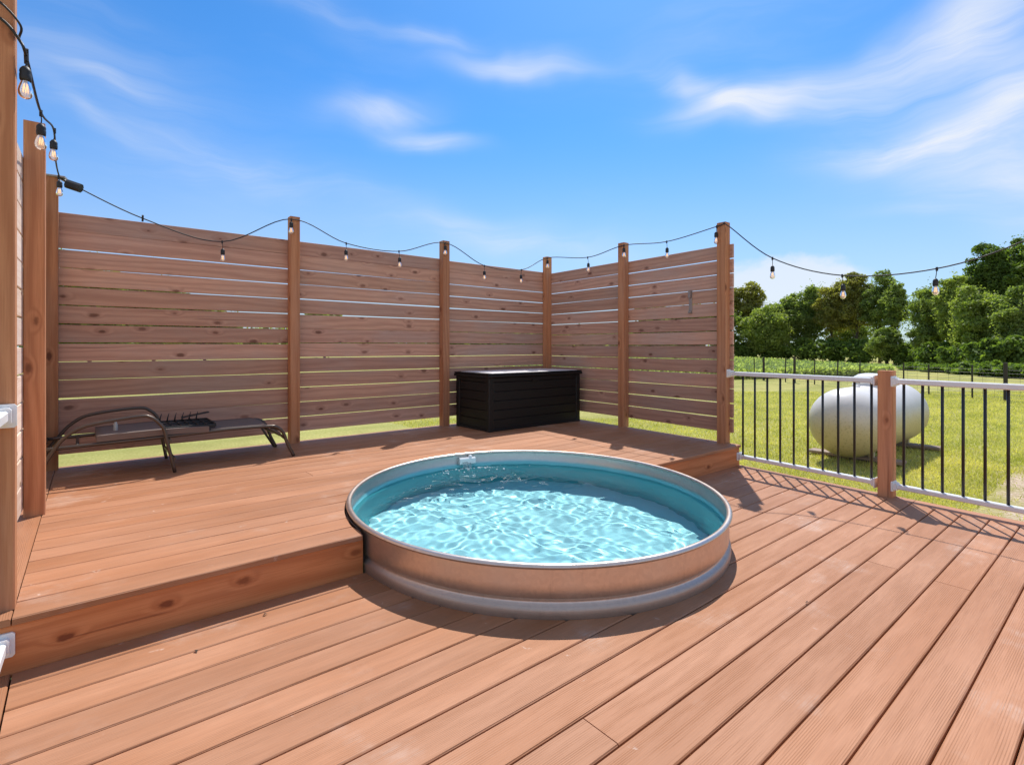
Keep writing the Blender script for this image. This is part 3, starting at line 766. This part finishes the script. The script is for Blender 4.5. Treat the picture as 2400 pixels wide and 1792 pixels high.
mb.box(lx0+.004, lx1-.004, ly0+.004, ly0+.024, zt+.034, zt+.050, .006); mb.box(lx0+.004, lx1-.004, ly1-.05, ly1-.004, zt+.034, zt+.050, .006)
mb.box(lx0+.004, lx0+.06, ly0+.026, ly1-.052, zt+.034, zt+.0495, .006, 'y'); mb.box(lx1-.06, lx1-.004, ly0+.026, ly1-.052, zt+.034, zt+.0495, .006, 'y')
lid = mb.build('lid', M['resin'], sb)
mb = MB(); mb.box(lx0+.064, lx1-.064, ly0+.026, ly1-.054, zt+.033, zt+.052, .006); mb.build('lid_glare_panel', M['lid'], lid)
mb = MB(); mb.box(4.14, 4.26, y0-.004, y0+.004, .735, .775, .003); mb.build('latch', M['resin'], sb)

# ------------------------------------------------------------------ propane tank on skids
pr = empty('propane_tank', (9.4, 2.74, -.5)); tag(pr, 'white horizontal propane tank stained yellow underneath on the lawn', 'propane tank')
TC = (9.42, 2.74, .075); TR = .485; hl = 1.03; prof = []
for k in range(13): a = PI/2*k/12; prof.append((TR*math.sin(a)+1e-6 if k else 0, -hl-TR*.88*math.cos(a)))
prof += [(TR+.002, -hl+.01), (TR, -hl+.03), (TR, 0), (TR, hl-.03), (TR+.002, hl-.01)]
for k in range(12, -1, -1): a = PI/2*k/12; prof.append((TR*math.sin(a) if k else 0, hl+TR*.88*math.cos(a)))
mb = MB(); mb.lathe(prof, (0, 0, 0), 56, 'x'); sh = mb.build('tank_shell', M['tank_paint'], pr); sh.location = Vector(TC)-pr.location; sh.matrix_parent_inverse = Matrix.Identity(4)
mb = MB(); mb.lathe([(.26, .455), (.255, .50), (.22, .52)], (TC[0], TC[1], TC[2]), 32); mb.build('dome_collar', M['tank_paint'], pr)
mb = MB(); mb.lathe([(.235, .49), (.235, .575), (.225, .61), (.17, .645), (.09, .662), (0, .667)], (TC[0]-.02, TC[1], TC[2]), 36); dm = mb.build('valve_dome', M['white'], pr)
mb = MB(); mb.tube([(TC[0]-.16, TC[1]+.15, .585), (TC[0]-.20, TC[1]+.17, .60), (TC[0]-.24, TC[1]+.10, .60), (TC[0]-.23, TC[1]+.06, .585)], .007, 6); mb.build('handle', M['steel_grey'], dm)
mb = MB(); mb.lathe([(.035, .47), (.035, .50), (.02, .51)], (TC[0]-.62, TC[1]+.0, TC[2]), 14); mb.build('fill_cap', M['tank_paint'], pr)
for x in (8.76, 10.45):
    for y in (2.55, 2.93):
        mb = MB(); mb.box(x-.03, x+.03, y-.035, y+.035, -.43, -.33, .003, 'z'); mb.beam((x, y, -.34), (x, y+(.01 if y > 2.74 else -.01), -.30), .012, .10); mb.build('foot', M['tank_paint'], pr)
for x, lb in ((8.76, 'weathered skid board under the near end of the propane tank'), (10.45, 'weathered skid board under the far end of the propane tank')):
    mb = MB(); mb.box(x-.11, x+.11, 2.16 if x < 9 else 2.1, 3.36, -.47, -.43, .004, 'y'); mb.box(x-.06, x+.06, 2.25, 3.25, -.502, -.47, .003, 'y'); o = mb.build('skid_board', M['skid']); tag(o, lb, 'board', 'skid boards under the propane tank')

# ------------------------------------------------------------------ lawn wire fence
wf = empty('wire_fence', (22.5, 6., -.5)); tag(wf, 'low wire mesh field fence with thin dark posts across the lawn', 'fence')
line = [(27.5, 17.), (26., 12.), (25.0, 9.3), (23.2, 6.2), (22.3, 4.), (21.6, 2.2), (20.6, 0.), (19.6, -3.)]
def on_line(u):
    dx = FW[0]+(u-CX)/FPX*RT[0]; dy = FW[1]+(u-CX)/FPX*RT[1]
    for (ax, ay), (bx, by) in zip(line, line[1:]):
        ex, ey = bx-ax, by-ay; det = dx*(-ey)+ex*dy
        if abs(det) < 1e-9: continue
        t = (ax*(-ey)+ex*ay)/det; s_ = (dx*ay-dy*ax)/det
        if 0 <= s_ <= 1 and t > 0: return t*dx, t*dy
thick = {1790: 0, 1862: 0, 2357: 0}
for u in (1560, 1640, 1700, 1768, 1790, 1841, 1862, 1909, 1963, 2015, 2118, 2177, 2279, 2357, 2430):
    p = on_line(u)
    if not p: continue
    w = .10 if u in thick else .04; tp = .68 if u in thick else .56
    mb = MB(); mb.beam((p[0], p[1], -.6), (p[0]+random.uniform(-.03, .03), p[1], tp+random.uniform(-.05, .04)), w, w, up=(1, 0, 0), ch=.004 if w < .1 else .03); mb.build('fence_post', M['fpost'], wf)
mb = MB()
dense = []
for (ax, ay), (bx, by) in zip(line, line[1:]):
    n = max(1, int(math.hypot(bx-ax, by-ay)/.3))
    dense += [(ax+(bx-ax)*k/n, ay+(by-ay)*k/n) for k in range(n)]
dense.append(line[-1])
for k in range(9):
    z = -.42+.105*k
    mb.tube([(x, y, z+.008*math.sin(i*.7+k)) for i, (x, y) in enumerate(dense[::5]+[dense[-1]])], .0042, 4, caps=False)
for i, (x, y) in enumerate(dense): mb.tube([(x, y, -.44), (x, y, .42)], .0032, 3, caps=False)
mb.build('wire_mesh', M['fwire'], wf)

# ------------------------------------------------------------------ foliage
def leaves(pts, nrm, size, rg, asp=.62):
    n = len(pts)
    t = rg.normal(size=(n, 3)); t -= nrm*(t*nrm).sum(1)[:, None]; t /= np.linalg.norm(t, axis=1)[:, None]+1e-9
    b = np.cross(nrm, t); s_ = size[:, None]
    V = np.stack([pts-t*s_, pts+b*s_*asp, pts+t*s_, pts-b*s_*asp], 1).reshape(-1, 3)
    return V, np.arange(4*n).reshape(n, 4)
def tree(name, label, x, y, H, rx_, leafm, n=9000, seed=0, base=.12, leaf=.17, gz=-.5, nl=34, squash=1., group=None, trunk=.16, lean=0.):
    rg = np.random.default_rng(seed); rp = random.Random(seed)
    root = empty(name, (x, y, gz)); tag(root, label, 'tree' if name != 'shrub' else 'shrub', group)
    c0 = np.array([0, 0, H*(.5+base/2)]); rz = H*(.5-base/2)
    lobes = []; sd_ = seed*13.7
    def bump_(d): return np.array([.80+.42*mnoise.noise(Vector((q[0]*1.7+sd_, q[1]*1.7, q[2]*1.7)))+.22*mnoise.noise(Vector((q[0]*4.5, q[1]*4.5+sd_, q[2]*4.5))) for q in d])
    for k in range(nl):
        d = rg.normal(size=3); d /= np.linalg.norm(d); f = (.35+.55*rp.random()**.6)*min(1.05, float(bump_([d])[0])*1.2); f = min(f, .92)
        zf = d[2]*f
        wid = 1.-.35*max(0, zf)-.15*max(0, -zf)
        c = c0+np.array([d[0]*f*rx_*wid+lean*zf, d[1]*f*rx_*wid, zf*rz]); R = (.13+.15*rp.random())*min(rx_, rz)*(1.15 if nl < 50 else 1.)
        lobes.append((c, R))
    P, Nn, Z, T = [], [], [], []
    wsum = sum(R**2 for _, R in lobes)
    for c, R in lobes:
        m = int(n*R*R/wsum); d = rg.normal(size=(m, 3)); d /= np.linalg.norm(d, axis=1)[:, None]
        d[:, 2] = np.where(rg.random(m) < .35, np.abs(d[:, 2]), d[:, 2])
        rad_ = R*(.55+.5*rg.random(m)**.5)*(1+.35*np.sin(d[:, 0]*5+c[0]*3)*np.cos(d[:, 1]*4+c[2]*2))
        p = c+d*rad_[:, None]*np.array([1.15, 1.15, .78]); nn = d*.35+rg.normal(size=(m, 3))*.6+np.array([0, 0, .55])
        nn /= np.linalg.norm(nn, axis=1)[:, None]
        P.append(p); Nn.append(nn); Z.append(leaf*(.6+.8*rg.random(m))); T.append(np.clip(rp.random()*.5+rg.random(m)*.5, 0, 1))
    m = n//3; d = rg.normal(size=(m, 3)); d /= np.linalg.norm(d, axis=1)[:, None]; bb = bump_(d)     # loose sprays
    P.append(c0+d*np.array([rx_, rx_, rz])*((.3+.68*rg.random(m))*bb)[:, None]); nn = d+rg.normal(size=(m, 3)); Nn.append(nn/np.linalg.norm(nn, axis=1)[:, None]); Z.append(leaf*(.5+.6*rg.random(m))); T.append(np.clip((bb-.6)*1.1+.35*rg.random(m), 0, 1))
    P = np.concatenate(P); Nn = np.concatenate(Nn); Z = np.concatenate(Z); T = np.concatenate(T)
    ok = P[:, 2] > .05; V, Fq = leaves(P[ok], Nn[ok], Z[ok], rg)
    cro = raw_mesh('crown', V, Fq, T[ok], M[leafm]); cro.parent = root
    mb = MB(); top = Vector((lean*.3, 0, H*.72))
    tr = cr([(0, 0, -.1), (rp.uniform(-.15, .15), rp.uniform(-.15, .15), H*.3), (rp.uniform(-.2, .2)+lean*.1, 0, H*.5), tuple(top)], 4)
    mb.tube(tr, [trunk*(1-.75*i/(len(tr)-1)) for i in range(len(tr))], 8)
    for c, R in sorted(lobes, key=lambda q: rp.random())[:14]:
        t0 = .25+.55*rp.random(); s_ = tr[min(len(tr)-1, int(t0*len(tr)))]
        e = Vector(c); mid = s_.lerp(e, .5)+Vector((0, 0, .12*H*rp.random()-.03*H)); mb.tube(cr([s_, mid, e], 3), [trunk*.34, trunk*.28, trunk*.24, trunk*.18, trunk*.15, trunk*.1, trunk*.06], 5)
    o = mb.build('trunk', M['bark']); o.parent = root; return root
def zt_(v, D): return EYE+(HV-v)*D/FPX
TG = 'trees along the far edge of the field'
def T_(u, D, vtop, upx, leafm, label, n=9000, seed=0, **kw):
    if seed < 20: n = int(n*2.1); kw['leaf'] = kw.get('leaf', .17)*.66; kw.setdefault('nl', 60)
    x, y = at_depth(u, D); H = (zt_(vtop, D)+.5); tree('tree', label, x, y, H*1.02, upx*D/FPX, leafm, n, seed, group=TG, **kw)
T_(1752, 66, 662, 52, 'leaf_olive', 'pale olive tree farthest left, just beside the end fence post', 7000, 1, base=.25, leaf=.20)
T_(1798, 60, 712, 62, 'leaf_light', 'low bright green bushy tree at the left of the treeline', 9000, 2, base=.02, leaf=.18)
T_(1848, 62, 676, 52, 'leaf_green', 'rounded green tree in the left treeline behind the corn', 9000, 3, base=.08, leaf=.18)
T_(1905, 60, 664, 50, 'leaf_green', 'mid green tree left of the brownish ones', 8000, 4, base=.15, leaf=.17)
T_(1952, 57, 648, 44, 'leaf_olive', 'brownish tinted tree in the middle of the treeline', 7000, 5, base=.22, leaf=.17)
T_(2004, 55, 634, 46, 'leaf_olive', 'taller brown green tree with sky between its branches', 7000, 6, base=.28, leaf=.16)
T_(1995, 62, 742, 50, 'leaf_green', 'low green tree filling the gap under the tall brown green one', 5000, 19, base=.0, leaf=.16)
T_(2062, 53, 630, 48, 'leaf_green', 'tall airy green tree beside the sky gap in the treeline', 7000, 7, base=.25, leaf=.16)
T_(2098, 50, 655, 36, 'leaf_green', 'slender green tree at the left side of the sky gap', 4500, 8, base=.3, leaf=.15)
T_(2078, 47, 765, 44, 'leaf_green', 'rounded low green tree beneath the tall airy one', 6000, 9, base=.0, leaf=.15)
T_(2178, 44, 652, 56, 'leaf_green', 'layered dark green tree right of the sky gap', 12000, 10, base=.1, leaf=.15)
T_(2238, 41, 632, 50, 'leaf_light', 'light green rounded tree in front of the tall dark one', 12000, 11, base=.1, leaf=.14)
T_(2292, 38, 652, 66, 'leaf_light', 'broad yellow green tree filling the right foreground of the treeline', 16000, 12, base=.02, leaf=.14)
T_(2318, 50, 566, 62, 'leaf_dark', 'tall dark tree rising behind the broad yellow green one', 14000, 13, base=.2, leaf=.17)
T_(2402, 48, 538, 70, 'leaf_dark', 'tallest dark tree, cut by the right edge of the picture', 16000, 14, base=.1, leaf=.17)
T_(2390, 35, 672, 72, 'leaf_green', 'green tree at the right picture edge, in front of the tallest', 15000, 15, base=.0, leaf=.14)
T_(2500, 38, 560, 80, 'leaf_green', 'green tree beyond the right picture edge', 7000, 16, base=.0, leaf=.2)
for k, (u, D, v, w) in enumerate([(1530, 64, 700, 60), (1620, 62, 688, 55), (1690, 64, 690, 50)]):
    T_(u, D, v, w, 'leaf_green', ['tree glimpsed through the right fence gaps, farthest left', 'tree glimpsed through the middle of the right fence gaps', 'tree glimpsed through the fence gaps beside the end post'][k], 4500, 30+k, base=.0, leaf=.24)
for k, (u, D, v, w) in enumerate([(60, 46, 520, 120), (210, 48, 560, 110), (360, 52, 615, 90), (480, 56, 690, 90), (760, 60, 700, 60)]):
    T_(u, D, v, w, 'leaf_green', ['tree behind the left end of the rear fence', 'tree seen through the rear fence gaps above the lounger arm', 'tree seen through the rear fence gaps, middle of first bay', 'lower tree seen through the gaps near the second rear post', 'tree seen through the gaps of the second fence bay'][k], 4500, 40+k, base=.0, leaf=.26)
# undergrowth along the treeline: individual shrubs
SG = 'shrubs under the treeline'
us = [(1745, 62, 800), (1815, 60, 795), (1885, 58, 790), (1950, 55, 785), (2015, 52, 790), (2130, 46, 805), (2190, 41, 795), (2250, 37, 800), (2320, 34, 790), (2385, 33, 780), (2445, 33, 780), (2150, 54, 790)]
us += [(2150, 37, 850), (2210, 34, 852), (2270, 31.5, 848), (2330, 29, 850), (2390, 27.5, 848), (2450, 26.5, 850)]
wh = ['leftmost dark shrub under the treeline, beside the post', 'dark shrub under the low bright green tree', 'dark shrub below the rounded green tree', 'dark shrub under the brownish tree', 'dark shrub under the tall airy trees', 'dark shrub below the sky gap in the treeline', 'dark shrub under the layered green tree', 'dark shrub under the light green rounded tree', 'dark shrub below the broad yellow green tree', 'dark shrub at the right picture edge', 'dark shrub beyond the right picture edge', 'farther shrub visible low in the sky gap'] + ['low weedy shrub just beyond the wire fence, '+q for q in ('leftmost of six', 'second from the left', 'third from the left', 'third from the right', 'at the right picture edge', 'beyond the picture edge')]
for k, (u, D, v) in enumerate(us):
    x, y = at_depth(u, D); H = zt_(v, D)+.5
    tree('shrub', wh[k], x, y, H, 48*D/FPX, 'leaf_dark', 5000, 60+k, base=-.15, leaf=.16, nl=18, group=SG, trunk=.06)
# distant wood closing the horizon
rg = np.random.default_rng(99); P = []
for k in range(160):
    u = 100+1500*k/160; D = 150+10*rg.random(); x, y = at_depth(u, D); R = 3+2.2*rg.random(); hh = zt_(776-14*rg.random(), D)
    d = rg.normal(size=(150, 3)); d /= np.linalg.norm(d, axis=1)[:, None]
    p = np.array([x, y, (hh-.5)/2])+d*np.array([R*1.3, R*1.3, (hh+.5)/2]); P.append(p)
P = np.concatenate(P); P = P[P[:, 2] > -.4]; nn = rg.normal(size=P.shape); nn /= np.linalg.norm(nn, axis=1)[:, None]
V, Fq = leaves(P, nn, .8*(.6+.6*rg.random(len(P))), rg); o = raw_mesh('distant_wood', V, Fq, rg.random(len(P)), M['leaf_green']); tag(o, 'low distant wood on the horizon seen through the fence gaps', 'wood', kind='stuff')
# corn
rg = np.random.default_rng(21); rp = random.Random(21)
near = [(1000, 27), (1700, 26.5), (1950, 28.), (2085, 29.5)]; far = [(1000, 60), (1740, 58), (1900, 42), (2000, 35), (2085, 31.)]
def itp(tab, u):
    for (a, da), (b, db) in zip(tab, tab[1:]):
        if a <= u <= b: return da+(db-da)*(u-a)/(b-a)
    return tab[-1][1]
V = []; Fq = []; T = []
cnt = 0
rowd = np.array([.35, -.94])
for k in range(15000):
    u = 1180+905*rp.random()**.8; D0, D1 = itp(near, u), itp(far, u); D = D0+(D1-D0)*rp.random()**1.25
    x, y = at_depth(u, D)
    q = x*rowd[1]*-1+y*rowd[0]; 
    h = .38+.22*rp.random()
    for j in range(6):
        a = rp.random()*2*PI; l = .16+.16*rp.random(); z0 = h*rp.random()*.6; dx, dy = math.cos(a), math.sin(a)
        w = .028; i0 = len(V)
        V += [(x-dy*w, y+dx*w, -.5+z0), (x+dy*w, y-dx*w, -.5+z0), (x+dx*l*.55+dy*w*.8, y+dy*l*.55-dx*w*.8, -.5+z0+h*.5), (x+dx*l, y+dy*l, -.5+z0+h*(.3+.3*rp.random()))]
        Fq.append((i0, i0+1, i0+2, i0+3)); T.append(rp.random())
o = raw_mesh('corn_field', np.array(V), np.array(Fq), np.array(T), M['corn']); tag(o, 'field of young corn between the lawn and the trees', 'corn', kind='stuff')
# short grass blades near the deck
rg = np.random.default_rng(31); n = 420000
u = rg.uniform(-40, 2440, n); D = 3.2+16*rg.random(n)**1.5
l = (u-CX)/FPX*D; x = D*FW[0]+l*RT[0]; y = D*FW[1]+l*RT[1]
ok = (x > 5.0+.085*np.minimum(0, y-2.5)) | (y > 5.55)
ok &= ~((y < 1.15) & (x < 9.4) & (rg.random(n) < .93))
ok &= ~((u < 1700) & (D > 12)) & ~((x < 5.2) & (y > 8.5))
x, y = x[ok], y[ok]; n = len(x)
a = rg.uniform(0, 2*PI, n); w = (.0022+.0016*rg.random(n))*(1+np.hypot(x, y)/9); h = .018+.035*rg.random(n)
lx, ly = rg.normal(0, .018, n), rg.normal(0, .018, n)
V = np.stack([np.stack([x-np.cos(a)*w, y-np.sin(a)*w, np.full(n, -.502)], 1), np.stack([x+np.cos(a)*w, y+np.sin(a)*w, np.full(n, -.502)], 1), np.stack([x+lx, y+ly, -.5+h], 1)], 1).reshape(-1, 3)
cl = np.array([mnoise.noise(Vector((px*1.3, py*1.3, 0))) for px, py in zip(x[::1], y[::1])])
o = raw_mesh('grass', V, np.arange(3*n).reshape(n, 3), np.clip(.5+cl*.5+rg.normal(0, .22, n), 0, 1), M['blade']); tag(o, 'short mown grass blades on the lawn near the deck', 'grass', kind='stuff')

# crumbs of dead leaf on the lower deck
for k, (px, py, lb) in enumerate([(.608, 2.41, 'tiny dead leaf on the lower deck nearest the step'), (.335, 2.285, 'curled dead leaf on a gap of the lower deck, left'), (2.52, .98, 'speck of dead leaf on the lower deck right of the pool')]):
    mb = MB(); i0 = 0; a = k*1.3
    for q, z in (((-.011, -.004), .001), ((.0, -.006), .007), ((.012, 0), .002), ((.002, .006), .008)): mb.v.append((px+q[0]*math.cos(a)-q[1]*math.sin(a), py+q[0]*math.sin(a)+q[1]*math.cos(a), .001+z))
    mb.face([0, 1, 3]); mb.face([1, 2, 3]); o = mb.build('dead_leaf', M['leafbit']); tag(o, lb, 'leaf', 'dead leaf crumbs on the deck')

# ------------------------------------------------------------------ light
sv = Vector((.53, .385, 1.)).normalized()
sd = bpy.data.lights.new('sun', 'SUN'); so = bpy.data.objects.new('sun', sd); COL.objects.link(so)
sd.energy = 4.9; sd.angle = rad(.53); sd.color = (1., .955, .89)
so.rotation_euler = sv.to_track_quat('Z', 'Y').to_euler(); so.location = (5, 4, 12)
sd.cycles.is_caustics_light = True

w = bpy.data.worlds.new('World'); sc.world = w; w.use_nodes = True; nt = w.node_tree; nt.nodes.clear(); g = G(nt)
sky = g.n('ShaderNodeTexSky', sky_type='NISHITA', sun_disc=False, sun_elevation=math.asin(sv.z), sun_rotation=math.atan2(sv.x, sv.y), air_density=1., dust_density=.6, ozone_density=2.2, altitude=200)
dv = g.n('ShaderNodeTexCoord').outputs['Generated']
def dot(v): return g.n('ShaderNodeVectorMath', {0: dv, 1: v}, operation='DOT_PRODUCT').outputs['Value']
dF, dR = dot((*FW, 0)), dot((*RT, 0)); dz = dot((0, 0, 1))
az = g.m('ARCTAN2', dR, dF); el = g.m('ARCSINE', dz)
base = g.n('ShaderNodeHueSaturation', {'Color': g.mix(1., sky, (.62, .98, 1.31), 'MULTIPLY'), 'Saturation': 1.1, 'Value': 1.})
# cirrus: streaky noise in (azimuth, elevation)
P3 = g.vec(az, el, 0)
wrp = g.n('ShaderNodeTexNoise', {'Vector': P3, 'Scale': 3.2, 'Detail': 3., 'Roughness': .55})
wv = g.n('ShaderNodeVectorMath', {0: wrp.outputs['Color'], 1: (.5, .5, .5)}, operation='SUBTRACT')
ws = g.n('ShaderNodeVectorMath', {0: wv, 'Scale': .13}, operation='SCALE')
Pw = g.n('ShaderNodeVectorMath', {0: P3, 1: ws}, operation='ADD').outputs[0]
s2 = g.n('ShaderNodeSeparateXYZ', {0: Pw}); wa, we = s2.outputs[0], s2.outputs[1]
fib = g.noise(g.n('ShaderNodeMapping', {'Vector': Pw, 'Rotation': (0, 0, .18), 'Scale': (2.2, 17., 1)}), 1., 6, .62, .6)
fib = g.ss(fib, .30, .72)
soft = g.noise(g.n('ShaderNodeMapping', {'Vector': Pw, 'Rotation': (0, 0, .25), 'Scale': (1.6, 5., 1)}), 1.3, 5, .6)
def ae(u, v): return math.atan((u-CX)/FPX), math.atan((HV-v)/math.hypot(FPX, u-CX))
wisps = [  # u, v, half-length px, half-height px, slope (dv/du), strength, fibre mix
    (1215, 150, 150, 22, .02, .62, .6), (885, 272, 115, 30, -.1, .62, .6), (1000, 345, 95, 20, .02, .5, .6), (1010, 84, 100, 16, 0, .35, .6),
    (1700, 262, 130, 30, .02, .72, .5), (1850, 232, 170, 40, -.12, .55, .6), (2080, 180, 190, 60, -.35, .50, .8), (2290, 90, 130, 60, -.5, .55, .8), (1610, 215, 80, 20, .5, .5, .6),
    (2250, 305, 230, 70, -.18, .60, .7), (2140, 350, 260, 36, .05, .5, .8), (2320, 420, 200, 60, .15, .48, .8), (2400, 200, 120, 200, 0, .42, .9),
    (240, 290, 190, 18, .3, 0.20, .7), (560, 400, 260, 26, .26, 0.18, .8), (950, 500, 280, 30, .24, 0.20, .8), (1240, 560, 200, 30, .1, .34, .8), (420, 330, 400, 130, .25, 0.11, .9),
    (150, 130, 320, 110, .15, 0.16, .9), (250, 205, 110, 14, .05, 0.20, .6), (740, 20, 150, 40, .3, .16, .9), (1700, 95, 300, 90, 0, .14, .9), (2120, 485, 110, 14, 0, .22, .6)]
tot = None
for (u, v, a, b, slp, st, fm) in wisps:
    A, E_ = ae(u, v); sca = 1/(1+((u-CX)/FPX)**2)/FPX*1.0; sce = 1/math.hypot(FPX, u-CX)
    th = math.atan2(-slp*sce, sca)
    ha, hb_ = a*math.hypot(sca, slp*sce), b*sce
    x = g.m('SUBTRACT', wa, A); y = g.m('SUBTRACT', we, E_)
    xr = g.m('ADD', g.m('MULTIPLY', x, math.cos(th)/ha), g.m('MULTIPLY', y, math.sin(th)/ha))
    yr = g.m('ADD', g.m('MULTIPLY', x, -math.sin(th)/hb_), g.m('MULTIPLY', y, math.cos(th)/hb_))
    r2_ = g.m('ADD', g.m('MULTIPLY', xr, xr), g.m('MULTIPLY', yr, yr))
    k = g.m('MULTIPLY', g.m('EXPONENT', g.m('MULTIPLY', r2_, -.9)), st)
    k = g.m('MULTIPLY', k, g.m('MULTIPLY_ADD', fib, fm*1.1, 1-fm*.75))
    tot = k if tot is None else g.m('ADD', tot, k)
# generic cirrus in other directions, plus unseen cloud added behind camera to brighten fences
gen = g.m('MULTIPLY', g.ss(soft, .52, .80), g.m('MULTIPLY', g.m('MULTIPLY_ADD', fib, .6, .4), .10)); fill_cloud = g.m('MULTIPLY', g.ss(dF, .25, -.35), g.ss(soft, .25, .6, .20, .55)); tot = g.m('ADD', g.m('MULTIPLY', tot, .86), g.m('ADD', gen, fill_cloud))
# low cumulus bank over the trees
A, E_ = ae(1850, 690)
cn = g.noise(g.vec(az, g.m('MULTIPLY', el, 1.4), 2.), 14., 6, .6)
cum = g.m('ADD', g.m('POWER', g.m('ABSOLUTE', g.m('MULTIPLY', g.m('SUBTRACT', az, A), 1/.13)), 2.), g.m('POWER', g.m('ABSOLUTE', g.m('MULTIPLY', g.m('SUBTRACT', el, E_), 1/.070)), 2.))
cum = g.ss(g.m('ADD', cum, g.m('MULTIPLY', g.m('SUBTRACT', cn, .5), 1.6)), 1.15, .45)
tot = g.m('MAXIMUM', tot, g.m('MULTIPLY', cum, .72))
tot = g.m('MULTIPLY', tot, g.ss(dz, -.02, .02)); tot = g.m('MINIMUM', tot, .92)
SKY = .13
cl = (.98/SKY*.88, 1.0/SKY*.90, 1.04/SKY*.93)
# horizon haze
hz = g.ss(el, .42, 0., 0., .60)
colr = g.mix(hz, base.outputs[0], tuple(x*.78 for x in cl))
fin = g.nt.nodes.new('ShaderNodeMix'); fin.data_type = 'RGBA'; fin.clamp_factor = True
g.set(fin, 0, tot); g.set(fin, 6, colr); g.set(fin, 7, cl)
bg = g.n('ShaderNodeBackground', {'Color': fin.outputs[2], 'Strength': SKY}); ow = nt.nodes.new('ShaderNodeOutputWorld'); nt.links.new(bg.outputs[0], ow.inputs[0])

# ------------------------------------------------------------------ render settings
sc.view_settings.view_transform = 'Standard'; sc.view_settings.look = 'None'; sc.view_settings.exposure = 0; sc.view_settings.gamma = 1
cy = sc.cycles; cy.max_bounces = 10; cy.transparent_max_bounces = 12; cy.transmission_bounces = 8; cy.diffuse_bounces = 4; cy.glossy_bounces = 4
cy.caustics_refractive = True; cy.caustics_reflective = False; cy.sample_clamp_indirect = 6.; cy.use_denoising = True; cy.denoiser = 'OPENIMAGEDENOISE'
cy.denoising_input_passes = 'RGB_ALBEDO_NORMAL'
